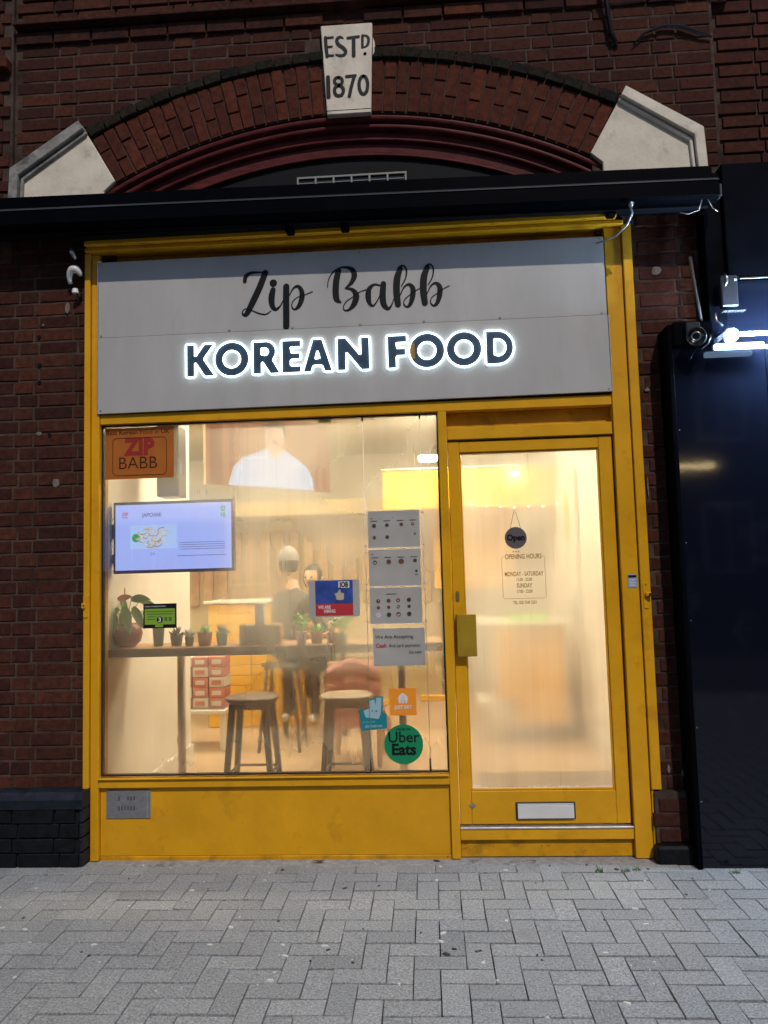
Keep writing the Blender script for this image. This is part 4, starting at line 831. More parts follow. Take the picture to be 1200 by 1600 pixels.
# hanging menu sheets on steel cables (inside the glass)
YM = .0135
cbl = thing('cable_display', (-.18, .05, .43), 'pair of thin steel cables carrying the frosted menu sheets inside the window', 'cable')
for x in (-.342, -.028):
    b = MB(); b.tube([(x, YM+.002, .434), (x, YM+.002, 2.340)], .0014, 6); b.build('cable', M['steel'], cbl)
    b = MB(); b.tube([(x, YM-.002, .434), (x, YM-.002, .505)], .0050, 10); b.build('floor_fitting', M['tv_black'], cbl)
    b = MB(); b.tube([(x, YM-.002, 2.315), (x, YM-.002, 2.343)], .0050, 10); b.build('top_fitting', M['tv_black'], cbl)
def menu(z0, z1, label, items, rows, header):
    o = flat('menu_sheet', M['menu'], -.325, -.046, z0, z1, YM, label, 'menu', th=.002, group='menu sheets hung on the cables')
    for zz in (z1, z0-.003): part('clear_edge', M['acrylic'], o, (-.3255, -.0455, YM-.001, YM+.003, zz, zz+.003), bev=0)
    b = MB()
    for x in (-.342, -.028):
        for z in (z0+.012, z1-.012): b.tube([(x, YM, z-.0035), (x, YM, z+.0035)], .0055, 8); b.box(min(x, x+(.017 if x < -.1 else -.017)), max(x, x+(.017 if x < -.1 else -.017)), YM-.001, YM+.001, z-.0012, z+.0012)
    b.build('clip', M['steel'], o)
    mats_ = {'d': mat('dish_dark', (.05, .03, .035), .5), 'r': mat('dish_red', (.17, .035, .03), .5), 'g': mat('dish_green', (.04, .08, .05), .5), 'w': M['white_print'], 'b': mat('dish_brown', (.12, .06, .035), .5)}
    rr = random.Random(z0)
    for (x, z, r, c) in items:
        b = MB(); b.disc_y(x, z, r, YM-.0016, YM-.0008, 14); d = b.build('dish_picture', mats_[c], o)
        b = MB()
        for q in range(3): b.disc_y(x+rr.uniform(-.4, .4)*r, z+rr.uniform(-.4, .4)*r, r*rr.uniform(.18, .35), YM-.0022, YM-.0017, 8)
        b.build('garnish', mats_[rr.choice('rwbg')], d)
    b = MB()
    for (x0, x1, z) in rows: b.box(x0, x1, YM-.0015, YM-.0008, z-.0016, z+.0016)
    b.build('print_line', mats_['d'], o)
    return o
xs = [-.292, -.222, -.150, -.082]
menu(1.620, 1.816, 'frosted menu sheet with small dish pictures, topmost of the hanging sheets', [(xs[0], 1.738, .011, 'd'), (xs[1], 1.740, .010, 'd'), (xs[2]+.006, 1.742, .010, 'b'), (xs[3], 1.744, .009, 'r'), (xs[0], 1.674, .010, 'b'), (xs[1], 1.676, .010, 'd'), (xs[3]+.01, 1.69, .006, 'd')], [(x-.018, x+.018, 1.764) for x in xs]+[(-.312, -.30, 1.778), (-.26, -.256, 1.775), (-.19, -.186, 1.780)], 1)
menu(1.413, 1.607, 'frosted menu sheet with oval dish pictures, second down on the cables', [(xs[0], 1.540, .011, 'd'), (xs[1]+.005, 1.542, .013, 'b'), (xs[2], 1.543, .015, 'b'), (xs[3]+.006, 1.546, .010, 'd'), (xs[3]+.012, 1.49, .007, 'd')], [(x-.018, x+.018, 1.566) for x in xs]+[(-.312, -.30, 1.585), (xs[3]+.003, xs[3]+.02, 1.47)], 1)
menu(1.212, 1.402, 'frosted menu sheet with twelve round dish pictures in three rows', [(x+(.008 if x < -.2 else .003), z+(x+.29)*.02, r, c) for z, r, cs in ((1.333, .011, 'rrrd'), (1.298, .009, 'rrgd'), (1.258, .012, 'wdrd')) for x, c in zip([-.288, -.232, -.176, -.118], cs)], [(-.236, -.18, 1.369)], 1)
s = flat('payment_notice', M['card'], -.313, -.036, .988, 1.187, YM, 'frosted notice with handwritten style text hanging below the menu sheets', 'notice', th=.002)
text('We Are Accepting', .027, -.300, 1.133, YM-.001, M['black_print'], s, align='LEFT', sx=.98); cz_ = text('Cash', .029, -.300, 1.086, YM-.001, M['red_print'], s, align='LEFT', bold=.0008)
text('And card payments', .0265, -.229, 1.086, YM-.001, M['black_print'], s, align='LEFT', sx=.80); text('Zip babb', .020, -.054, 1.052, YM-.001, M['black_print'], s, align='RIGHT')
b = MB()
for x, z in ((-.305, 1.18), (-.045, 1.18), (-.045, .996), (-.305, .996)): b.disc_y(x, z, .004, YM-.002, YM-.0005, 8)
b.build('stud', M['steel'], s)
lbm = tag(MB().box(-.590, -.515, .034, .036, 2.318, 2.340).build('paper_tag', paper('pale_green_card', (.55, .62, .45), .6)), 'small pale green tag stuck at the top edge of the window', 'tag')
b = MB()
for k in range(5): b.box(-.58+k*.012, -.574+k*.012, .0332, .0338, 2.324, 2.334)
b.build('print_mark', mat('green_print', (.1, .25, .08), .5), lbm)
# door sign and opening hours
YD = .0272
os_ = thing('open_sign', (.467, YD, 1.65), 'round dark grey sign reading Open hung by string on the door glass', 'sign')
b = MB(); b.disc_y(.467, 1.651, .0585, YD-.004, YD, 40); b.build('disc', M['open_disc'], os_); text('Open', .044, .467, 1.638, YD-.0052, M['black_print'], os_, bold=.0022, sx=.95)
b = MB(); b.tube([(.440, YD-.002, 1.702), (.462, YD-.003, 1.792), (.467, YD-.005, 1.797), (.472, YD-.003, 1.792), (.496, YD-.002, 1.700)], .0012, 5); b.build('string', M['string'], os_)
b = MB(); b.disc_y(.467, 1.795, .010, YD-.003, YD, 16); b.disc_y(.467, 1.795, .004, YD-.010, YD-.003, 10); b.build('suction_hook', M['acrylic'], os_)
b = MB()
for k in range(3): b.disc_y(.452+k*.014, 1.577+.0, .004, YD-.001, YD+.001, 8)
b.build('small_marks', M['red_print'], os_)
GP = M['gold_print']; YT = YD+.0018
b = MB(); fr = rrect(.390, .616, 1.328, 1.551, .010)
fr2 = [(.594, 1.551)]+fr[0:0]
pts = [(.596, 1.551), (.609, 1.551), (.6155, 1.545), (.6165, 1.335), (.610, 1.3275), (.396, 1.3275), (.389, 1.335), (.388, 1.545), (.394, 1.551), (.404, 1.551)]
b.tube([(x, YT, z) for x, z in pts], .0011, 5); hs = tag(b.build('opening_hours', GP), 'gold outlined opening hours lettering on the door glass', 'lettering')
for body, sz, z, sx, bo in (('OPENING HOURS', .037, 1.5385, .66, .0007), ('MONDAY - SATURDAY', .033, 1.447, .60, .0007), ('11:30 - 22:00', .024, 1.420, .66, .0005), ('SUNDAY', .033, 1.385, .62, .0007), ('17:00 - 22:00', .024, 1.357, .66, .0005), ('TEL: 020 3345 5251', .0235, 1.298, .66, .0005)):
    text(body, sz, .503, z, YT, GP, hs, sx=sx, bold=bo)

# ================================================================== INTERIOR
FZ = .12
def sbox(name, m, *bx):
    b = MB()
    for q in bx: b.box(*q)
    return tag(b.build(name, m), kind='structure')
sbox('floor', M['floor_in'], (-3.6, 1.7, .10, 6.1, FZ-.05, FZ))
sbox('ceiling', M['wall_in'], (-3.6, 1.7, .10, 6.1, 2.95, 3.0))
sbox('back_wall', M['wall_in'], (-3.6, 1.7, 5.2, 5.3, FZ, 2.95))
sbox('left_wall', M['wall_in'], (-1.95, -1.806, .10, 1.55, FZ, 2.95), (-3.6, -1.951, 1.45, 1.55, FZ, 2.95), (-3.6, -3.5, 1.551, 5.2, FZ, 2.95))
sbox('right_wall', M['wall_in'], (1.22, 1.40, .10, 5.2, FZ, 2.95))
part_sk = sbox('skirting', M['skirt'], (-1.8055, -1.785, .12, 1.55, FZ, FZ+.14), (1.20, 1.219, .12, 5.1, FZ, FZ+.14))
tag(MB().box(.28, 1.16, .30, 1.15, FZ, FZ+.012, bev=.004).build('doormat', M['matt']), 'brown doormat on the floor just inside the glazed door', 'mat')
# back wall slats and bulkhead
sw = thing('slatted_panel', (-1.0, 4.4, 1.5), 'row of tall timber slats on the rear wall behind the diners', 'panel')
MB().box(-3.4, .1, 4.45, 5.15, FZ, 2.10).build('partition', M['wall_tan'], sw)
x = -2.9
while x < .05:
    MB().box(x, x+.11, 4.40, 4.449, 1.15, 1.98, bev=.006).build('slat', M['slat'], sw); x += .165
tag(MB().box(-3.4, .1, 3.9, 4.6, 2.115, 2.28, bev=.01).build('bulkhead', M['wall_tan']), 'long tan bulkhead box spanning above the slatted panel', 'bulkhead')
yh = thing('yellow_hood', (.4, 3.2, 2.2), 'bright yellow canopy box over the serving counter', 'canopy')
part('box', M['yellow_in'], yh, (-.42, 1.215, 3.0, 3.6, 2.06, 2.44), bev=.01)
part('back_panel', M['yellow_in'], yh, (.05, .86, 3.62, 3.68, 1.30, 2.44), bev=.005); part('rim', M['white_top'], yh, (-.425, 1.217, 2.985, 3.61, 2.441, 2.455), bev=.002)
tag(MB().lathe([(.0, 0), (.09, 0), (.09, .03), (0, .03)], (.02, 2.9, 2.52), 20).build('spot_lamp', M['spot']), 'small bright round lamp above the yellow canopy left end', 'lamp')
tag(MB().lathe([(0, 0), (.028, 0), (.028, .02), (0, .02)], (.78, 2.6, 2.31), 20).build('spot_lamp', M['spot']), 'small bright round lamp seen through the top of the door glass', 'lamp')
fb = thing('fairy_lights', (.8, 2.4, 2.05), 'string of tiny warm fairy lights sagging across behind the door glass', 'lights')
cu_pts = [(.38+i*.06, 2.4, 2.05-.05*math.sin(math.pi*i/14)+R.uniform(-.01, .01)) for i in range(15)]
MB().tube(cu_pts, .002, 5).build('wire', M['string'], fb)
for p in cu_pts[::2]: MB().lathe([(0, -.007), (.007, 0), (0, .007)], p, 8).build('bulb', M['fairy'], fb)
# ceiling lamps
for k, (x, y, lab) in enumerate(((-1.1, 1.0, 'bright ceiling panel lamp above the stools'), (.45, 1.1, 'bright ceiling panel lamp just inside the door'), (-.9, 2.3, 'bright ceiling panel lamp above the diners'), (.35, 2.35, 'bright ceiling panel lamp before the yellow canopy'), (-2.6, 2.3, 'bright ceiling panel lamp over the left side recess'), (-1.7, 2.3, 'bright ceiling panel lamp behind the big television'))):
    t = thing('ceiling_lamp', (x, y, 2.94), lab, 'lamp', 'ceiling panel lamps')
    part('glow_panel', M['warm_lamp'], t, (x-.28, x+.28, y-.16, y+.16, 2.915, 2.93), bev=0); part('frame', M['skirt'], t, (x-.3, x+.3, y-.18, y+.18, 2.931, 2.9495), bev=.003)
# window counter
wc = thing('window_counter', (-.9, .25, 1.08), 'long varnished wooden bar shelf running along inside the window', 'counter')
part('top', M['counter_top'], wc, (-1.804, .055, .125, .45, 1.083, 1.098), bev=.002)
part('front_edge', M['counter'], wc, (-1.804, .055, .100, .1245, 1.052, 1.0975), bev=.003)
b = MB(); b.tube([(-.180, .36, FZ), (-.180, .36, 1.082)], .022, 14); b.build('post', M['pole'], wc)
b = MB(); b.tube([(-1.495, .42, FZ), (-1.495, .42, 1.082)], .024, 14); b.build('post', M['pale_post'], wc)
b = MB(); b.lathe([(0, 0), (.09, 0), (.09, .012), (.03, .02), (.022, .03)], (-.18, .36, FZ), 20); b.build('foot', M['pole'], wc)
# pots on the counter
CZ = 1.0985
def pot(x, y, r, h, m, label, plant=None, pm=None, group='small pots along the window counter'):
    t = thing('plant_pot', (x, y, CZ), label, 'plant pot', group)
    MB().lathe([(0, 0), (r*.78, 0), (r*.82, h*.1), (r, h*.92), (r*1.02, h), (r*.88, h), (r*.86, h*.85), (0, h*.83)], (x, y, CZ), 20).build('pot', m, t)
    if plant == 'spiky':
        b = MB()
        for k in range(36):
            a = R.uniform(0, 6.28); e = R.uniform(.25, 1.4); l = R.uniform(.035, .06); d = Vector((math.cos(a)*math.cos(e), math.sin(a)*math.cos(e), math.sin(e)))
            p = Vector((x, y, CZ+h*.85)); b.tube([p+d*.008, p+d*l*.6, p+d*l+Vector((0, 0, .006))], [.006, .0055, .0008], 5)
        b.build('leaves', pm, t)
    if plant == 'leafy':
        b = MB()
        for k in range(26):
            a = R.uniform(0, 6.28); l = R.uniform(.04, .12); d = Vector((math.cos(a)*R.uniform(.15, .6), math.sin(a)*.5, 1)).normalized(); p = Vector((x, y, CZ+h*.8)); q = p+d*l
            b.tube([p, q], .0012, 4); s = d.cross(Vector((0, 1, .2))).normalized()*R.uniform(.010, .018); tip = q+Vector((math.cos(a)*.028, math.sin(a)*.02, .012))
            v = [b.bm.verts.new(c) for c in (q-d*.004, q+s+Vector((0, 0, .006)), tip, q-s+Vector((0, 0, .006)))]; b.bm.faces.new(v)
        b.build('leaves', pm, t)
    return t
t = thing('plant_pot', (-1.755, .24, CZ), 'round crimson pot with a large-leaved pink flowering plant at the left end of the counter', 'plant pot')
MB().lathe([(0, 0), (.045, .002), (.075, .03), (.086, .075), (.078, .115), (.058, .135), (.050, .130), (.0, .125)], (-1.752, .24, CZ), 28).build('pot', M['red_pot'], t)
def leaf_mesh(b, base, tip, w, droop=.02, n=7):
    base, tip = Vector(base), Vector(tip); d = tip-base; side = d.cross(Vector((0, -1, .15))).normalized(); rows = []
    for i in range(n+1):
        u = i/n; c = base+d*u+Vector((0, 0, -droop*u*u)); ww = w*math.sin(math.pi*min(1, u*.93+.07))**.8*(1-.25*u); rows.append([b.bm.verts.new(c-side*ww+Vector((0, -.01, .0))), b.bm.verts.new(c+Vector((0, 0, -.008))), b.bm.verts.new(c+side*ww+Vector((0, -.01, .0)))])
    for a, c in zip(rows, rows[1:]):
        for k in range(2): b.bm.faces.new((a[k], a[k+1], c[k+1], c[k])).smooth = True
root = (-1.752, .24, CZ+.12)
for (bx, bz, tx, tz, w, yy) in ((-1.80, 1.33, -1.865, 1.30, .026, .20), (-1.80, 1.30, -1.795, 1.17, .030, .18), (-1.72, 1.37, -1.60, 1.39, .028, .22), (-1.68, 1.36, -1.56, 1.335, .020, .25), (-1.74, 1.34, -1.70, 1.20, .034, .17), (-1.80, 1.38, -1.76, 1.30, .022, .28), (-1.70, 1.33, -1.63, 1.22, .030, .20), (-1.76, 1.30, -1.74, 1.19, .026, .19), (-1.68, 1.30, -1.60, 1.25, .026, .30)):
    b = MB(); leaf_mesh(b, (bx, yy, bz), (max(tx, -1.80), yy-.01, tz), w, .02); b.tube([root, ((bx+root[0])/2, .23, (bz+root[2])/2+.02), (bx, yy, bz)], .0025, 5); b.build('leaf', M['leaf'], t)
b = MB(); leaf_mesh(b, (-1.79, .2, 1.375), (-1.70, .19, 1.39), .022, .0); b.tube([root, (-1.76, .22, 1.30), (-1.76, .2, 1.375)], .003, 5); b.tube([(-1.745, .19, 1.38), (-1.742, .18, 1.44)], [.004, .002], 6); b.build('flower', M['spathe'], t)
pot(-1.575, .26, .034, .115, M['dark_pot'], 'tall dark vase behind the black and lime sticker'); pot(-1.462, .24, .036, .060, M['dark_pot'], 'squat dark round pot right of the tall dark vase', 'spiky', mat('dark_succulent', (.02, .03, .02), .6))
pot(-1.380, .22, .026, .050, M['tan_pot'], 'small grey pot with pale cactus beside the squat dark pot', 'spiky', M['white_flower'])
pot(-1.290, .22, .042, .076, M['terra'], 'terracotta pot with a spiky succulent, fifth from the left', 'spiky', M['leaf2']); pot(-1.192, .22, .033, .070, M['teal_pot'], 'dark teal pot with a spiky green succulent', 'spiky', mat('deep_succulent', (.05, .17, .10), .5))
pot(-.736, .22, .033, .066, M['lilac_pot'], 'lilac pot with a leafy green plant right of the tissue box', 'leafy', M['leaf2']); pot(-.648, .22, .036, .064, M['pink_pot'], 'pale pink pot with tiny green sprigs', 'spiky', M['leaf2'])
pot(-.560, .24, .034, .056, M['rust_pot'], 'rust red pot with small white blooms', 'leafy', M['white_flower']); pot(-.500, .20, .028, .050, M['teal_pot'], 'small teal pot with tall leafy sprigs at the right end of the row', 'leafy', M['leaf2'])
tb = thing('tissue_box', (-.965, .24, CZ), 'brown wooden napkin holder with folded white napkins on the window counter', 'napkin holder')
part('box', M['cardboard'], tb, (-1.085, -.850, .19, .29, CZ, CZ+.112), bev=.004)
part('napkins', M['tissue'], tb, (-1.00, -.945, .21, .27, CZ+.1125, CZ+.235), bev=.006)
# stools
def stool(x, y, seatm, label):
    t = thing('bar_stool', (x, y, FZ), label, 'stool', 'round stools inside the window')
    MB().lathe([(0, 0), (.145, 0), (.158, .010), (.160, .022), (.150, .030), (0, .026)], (x, y, .738), 32).build('seat', seatm, t)
    part('apron', M['stool_leg'], t, (x-.105, x+.105, y-.105, y+.105, .700, .737), bev=.004)
    for sx in (-1, 1):
        for sy in (-1, 1):
            b = MB(); p = Vector((x+sx*.095, y+sy*.095, .735)); q = Vector((x+sx*.145, y+sy*.135, FZ)); d = q-p; n = 2
            rows = []
            for c, w in ((p, .019), (q, .013)): rows.append([b.bm.verts.new(c+Vector((a*w, e*w, 0))) for a, e in ((-1, -1), (1, -1), (1, 1), (-1, 1))])
            for k in range(4): b.bm.faces.new((rows[0][k], rows[0][(k+1) % 4], rows[1][(k+1) % 4], rows[1][k]))
            b.bm.faces.new(rows[0]); b.bm.faces.new(rows[1][::-1]); b.recalc().build('leg', M['stool_leg'], t)
    b = MB()
    for a, c in (((-.125, -.12), (.125, -.12)), ((-.125, .12), (.125, .12)), ((-.125, -.12), (-.125, .12)), ((.125, -.12), (.125, .12))): b.tube([(x+a[0], y+a[1], .33), (x+c[0], y+c[1], .33)], .008, 6)
    b.build('footrest', M['stool_leg'], t)
    return t
stool(-1.088, .50, M['stool_seat2'], 'round stool with grey brown seat, left one of the pair'); stool(-.520, .50, M['stool_seat'], 'round stool with pale cream seat behind the teal sticker')
# screens
t = thing('menu_screen', (-1.445, .17, 1.72), 'wall mounted screen with pale blue menu page facing the street', 'screen')
TY = .135
part('bezel', M['tv_black'], t, (-1.802+.012, -1.092, TY, TY+.035, 1.518, 1.925), bev=.003)
x0, x1, z0, z1 = -1.776, -1.108, 1.536, 1.908
part('display', M['screen_blue'], t, (x0, x1, TY-.002, TY-.0003, z0, z1), bev=0)
part('plate', M['screen_pale'], t, (-1.69, -1.42, TY-.0035, TY-.0025, 1.655, 1.79), bev=0)
b = MB()
for k in range(46):
    a = R.uniform(0, 6.28); q = math.sqrt(R.random()); cx, cz2 = -1.56+.085*q*math.cos(a), 1.722+.048*q*math.sin(a); r = R.uniform(.012, .03); ph = R.uniform(0, 6)
    b.tube([(cx+r*math.cos(ph+u*.5), TY-.005-k*.00003, cz2+r*.6*math.sin(ph+u*.5)) for u in range(7)], .0022, 4, mi=R.choice((0, 0, 1, 2)))
b.build('noodle_picture', [M['scr_yel'], M['scr_brown'], M['scr_white']], t)
b = MB(); b.disc_y(-1.655, 1.718, .024, TY-.0055, TY-.004, 14); b.build('green_garnish', M['scr_green'], t)
text('JAPCHAE', .030, -1.565, 1.838, TY-.003, M['scr_dark'], t, sx=.9, bold=.0006); text('ZIP', .026, -1.72, 1.846, TY-.003, M['scr_red'], t, bold=.001); text('BABB', .013, -1.72, 1.832, TY-.003, M['scr_dark'], t)
text('\uc7a1', .034, -1.155, 1.860, TY-.003, M['scr_green'], t, bold=.001); text('\ucc44', .034, -1.155, 1.822, TY-.003, M['scr_green'], t, bold=.001); text('7.9', .022, -1.562, 1.618, TY-.003, M['scr_dark'], t)
b = MB()
for k in range(4): b.box(-1.395, -1.145, TY-.003, TY-.0022, 1.684-k*.0125, 1.687-k*.0125); b.box(-1.405, -1.400, TY-.003, TY-.0022, 1.683-k*.0125, 1.688-k*.0125)
b.box(-1.42, -1.14, TY-.003, TY-.0022, 1.610, 1.613); b.build('print_line', M['scr_dark'], t)
part('wall_arm', M['tv_black'], t, (-1.8045, -1.792, TY+.01, TY+.05, 1.58, 1.63), (-1.8045, -1.792, TY+.01, TY+.05, 1.72, 1.80), bev=.002)
# big television turned slightly, playing a scene of a person in white
def tvp(u, v, d=0):   # u along the screen 0..1, v height 0..1
    a = Vector((-1.78, 1.9, 2.235)); e = Vector((-.885, 2.75, 2.225)); p = a+(e-a)*u+Vector((0, 0, .62*v)); n = Vector((.85, -.895, 0)).normalized(); return p+n*d
tv = thing('television', (-1.33, 2.3, 2.2), 'large ceiling hung television showing a person in a white shirt', 'television')
def quad_box(pts, d0, d1, m, name, parent):
    b = MB(); A = [b.bm.verts.new(tvp(u, v, d1)) for u, v in pts]; Bv = [b.bm.verts.new(tvp(u, v, d0)) for u, v in pts]; n = len(pts)
    b.bm.faces.new(A); b.bm.faces.new(Bv[::-1])
    for i in range(n): b.bm.faces.new((A[i], Bv[i], Bv[(i+1) % n], A[(i+1) % n]))
    b.recalc(); return b.build(name, m, parent)
quad_box([(0.003, 0.004), (.997, 0.004), (.997, .997), (0.003, .997)], -.05, 0, M['wall_tan'], 'housing', tv)
scn = quad_box([(0, 0), (1, 0), (1, 1), (0, 1)], .001, .003, M['tv_orange'], 'screen', tv)
for u0, u1 in ((.03, .12), (.17, .21), (.26, .30), (.72, .80), (.86, .89), (.93, .97)): quad_box([(u0, .02), (u1, .02), (u1, .99), (u0, .99)], .0035, .0045, M['tv_stripe'], 'backdrop_stripe', scn)
sh = [(.16, .01), (.20, .26), (.27, .40), (.40, .50), (.46, .57), (.52, .42), (.60, .56), (.70, .46), (.80, .34), (.84, .18), (.85, .01)]
quad_box(sh, .005, .006, M['tv_shirt'], 'shirt_picture', scn)
quad_box([(.46, .56), (.45, .68), (.585, .68), (.585, .55), (.525, .40)], .0062, .007, M['tv_skin'], 'neck_picture', scn)
quad_box([(.525+.082*math.cos(a), .735+.165*math.sin(a)) for a in [i*math.pi/8 for i in range(16)]], .0072, .008, M['tv_skin'], 'face_picture', scn)
quad_box([(.525+.022*math.cos(a), .650+.035*math.sin(a)) for a in [i*math.pi/5 for i in range(10)]], .0082, .009, M['tv_mouth'], 'mouth_picture', scn)
quad_box([(.437, .74), (.430, .86), (.46, .94), (.53, .965), (.60, .94), (.622, .86), (.614, .74), (.600, .80), (.58, .845), (.53, .86), (.47, .84), (.45, .80)], .0082, .009, M['tv_hair'], 'hair_picture', scn)
for ex in (.490, .560):
    quad_box([(ex+.012*math.cos(a), .755+.012*math.sin(a)) for a in [i*math.pi/4 for i in range(8)]], .0082, .009, M['tv_hair'], 'eye_picture', scn)
    quad_box([(ex-.018, .785), (ex+.018, .785), (ex+.018, .797), (ex-.018, .797)], .0082, .009, M['tv_hair'], 'brow_picture', scn)
quad_box([(.515, .69), (.537, .69), (.530, .745), (.522, .745)], .0082, .009, M['tv_stripe'], 'nose_picture', scn)
quad_box([(.46, .565), (.525, .40), (.50, .40), (.43, .53)], .0074, .0080, M['tv_collar'], 'collar_picture', scn)
quad_box([(.62, .555), (.525, .40), (.55, .40), (.65, .52)], .0074, .0080, M['tv_collar'], 'collar_picture', scn)
quad_box([(.30, .02), (.315, .02), (.335, .30), (.325, .30)], .0062, .0068, M['tv_collar'], 'sleeve_fold', scn)
quad_box([(.72, .02), (.735, .02), (.715, .30), (.705, .30)], .0062, .0068, M['tv_collar'], 'sleeve_fold', scn)
b = MB(); b.tube([tvp(.5, 1, -.03), tvp(.5, 1, -.03)+Vector((0, 0, .2))], .02); b.build('ceiling_arm', M['pole'], tv)
# dark speaker on the left wall
t = thing('speaker', (-1.62, .55, 2.2), 'tall black wall speaker behind the orange brown sticker', 'speaker')
part('cabinet', M['tv_black'], t, (-1.675, -1.535, .50, .66, 1.99, 2.44), bev=.008); part('bracket', M['tv_black'], t, (-1.804, -1.676, .55, .60, 2.18, 2.22), bev=.003)
# serving counter seen through the door
sc_ = thing('serving_counter', (.75, 2.1, FZ), 'white topped serving counter with a yellow side panel behind the door glass', 'counter')
part('top', M['white_top'], sc_, (.40, 1.06, 1.95, 2.75, 1.035, 1.065), bev=.004); part('yellow_panel', M['yellow_in'], sc_, (.500, .66, 1.96, 2.0, .46, 1.034), bev=.003)
part('body', M['yellow_in'], sc_, (.661, 1.04, 2.02, 2.70, .26, 1.034), bev=.003); part('shelf', M['white_top'], sc_, (.36, .66, 2.06, 2.5, .36, .44), bev=.003)
t = thing('menu_card_stack', (.8, 2.1, 1.065), 'stack of bright lime menu cards on the serving counter', 'cards')
for k in range(3): part('card', M['lime'], t, (.62+.02*k, .92+.015*k, 2.02, 2.35, 1.066+.012*k, 1.076+.012*k), bev=.001)
dw = thing('inner_door', (1.2, 2.6, FZ), 'white inner door with a tall narrow glazed slot on the right wall', 'door')
part('leaf', M['skirt'], dw, (1.185, 1.2185, 2.1, 2.95, FZ+.141, 2.30), bev=.003); part('glass_slot', M['yellow_in'], dw, (1.178, 1.184, 2.35, 2.50, 1.70, 2.10), bev=.002); part('pull', M['alu'], dw, (1.16, 1.183, 2.16, 2.18, 1.0, 1.25), bev=.004)
# left rear: stacked boxes, small table, yellow tiled unit
bxs = [(-2.02, 2.0), (-1.85, 2.02)]
hh = FZ+.31
for r in range(5):
    for q in range(3):
        m = (M['red_box'], M['white_box'], M['pink'])[(r+q) % 3]; xx = -2.0+q*.135; zz = .44+r*.082
        o = thing('snack_box', (xx, 2.05, zz), '%s snack box in the %s row of the stack, %s column' % (('red', 'white', 'pink')[(r+q) % 3], ('bottom', 'second', 'middle', 'fourth', 'top')[r], ('left', 'middle', 'right')[q]), 'box', 'snack boxes stacked left of the stools')
        part('carton', m, o, (xx-.063, xx+.063, 1.98, 2.16, zz, zz+.078), bev=.003); part('label', M['white_box'] if m is not M['white_box'] else M['red_box'], o, (xx-.04, xx+.035, 1.975, 1.979, zz+.02, zz+.055), bev=0)
t = thing('low_table', (-1.87, 2.05, FZ), 'low white table under the stacked snack boxes', 'table')
part('top', M['white_top'], t, (-2.08, -1.64, 1.9, 2.25, .405, .435), bev=.003)
for lx in (-2.05, -1.67):
    for ly in (1.93, 2.22): part('leg', M['white_top'], t, (lx-.02, lx+.02, ly-.02, ly+.02, FZ, .404), bev=.003)
yt = thing('yellow_counter', (-1.6, 2.9, FZ), 'yellow tiled counter block behind the stools', 'counter')
part('carcass', M['grout'], yt, (-2.05, -1.05, 2.81, 3.3, FZ, 1.235), bev=0); part('top', M['white_top'], yt, (-2.08, -1.02, 2.78, 3.33, 1.236, 1.262), bev=.004)
ym = MB().box(-.0945, .0945, -.006, .006, -.0435, .0435, bev=.003).mesh('tile', M['yellow_tile'])
for r in range(12):
    for q in range(5):
        if FZ+.05+r*.092 > 1.2: continue
        o = link('tile', ym, yt); o.location = (-1.945+q*.197, 2.804, FZ+.05+r*.092)
for k, (x, z, l) in enumerate(((-1.42, .15, .16), (-.35, .33, .18), (.0, .36, .22))):
    tag(MB().box(x-l/2, x+l/2, 2.6, 2.63, z, z+.05, bev=.004).build('floor_strip', M['yellow_in']), ('short yellow strip low behind the grey brown stool', 'short yellow strip low behind the cream stool', 'yellow strip low behind the round green sticker')[k], 'strip')
# coat over a chair
ch = thing('cafe_chair', (-.56, 1.5, FZ), 'wooden cafe chair under the pink coat behind the cream stool', 'chair')
part('seat', M['slat'], ch, (-.75, -.37, 1.35, 1.75, .46, .49), bev=.006); part('backrest', M['slat'], ch, (-.75, -.37, 1.34, 1.37, .60, .86), bev=.006)
for lx in (-.73, -.39):
    for ly in (1.355, 1.73): part('leg', M['slat'], ch, (lx-.018, lx+.018, ly-.015, ly+.015, FZ, .46 if ly > 1.4 else .60), bev=.003)
b = MB(); bm = b.bm; rows = []
for i in range(15):
    u = i/14; row = []
    for k in range(25):
        v = k/24; a = (v-.5)*2
        w = .17+.06*u+.012*math.sin(9*u); x = -.555+a*w+.012*math.sin(11*v+3*u); z = .875-.46*u-.07*a*a*(1-u*.6)+.01*math.sin(16*v)
        y = 1.315-.035*math.cos(a*1.3)-.012*math.sin(7*u*math.pi)-.010*math.sin(14*v+2*u); row.append(bm.verts.new((x, y, z)))
    rows.append(row)
for a, c in zip(rows, rows[1:]):
    for k in range(24): bm.faces.new((a[k], a[k+1], c[k+1], c[k])).smooth = True
cm = b.build('pink_coat', M['pink']); md = cm.modifiers.new('s', 'SOLIDIFY'); md.thickness = .03; tag(cm, 'quilted pink coat draped over a chair back behind the cream stool', 'coat')

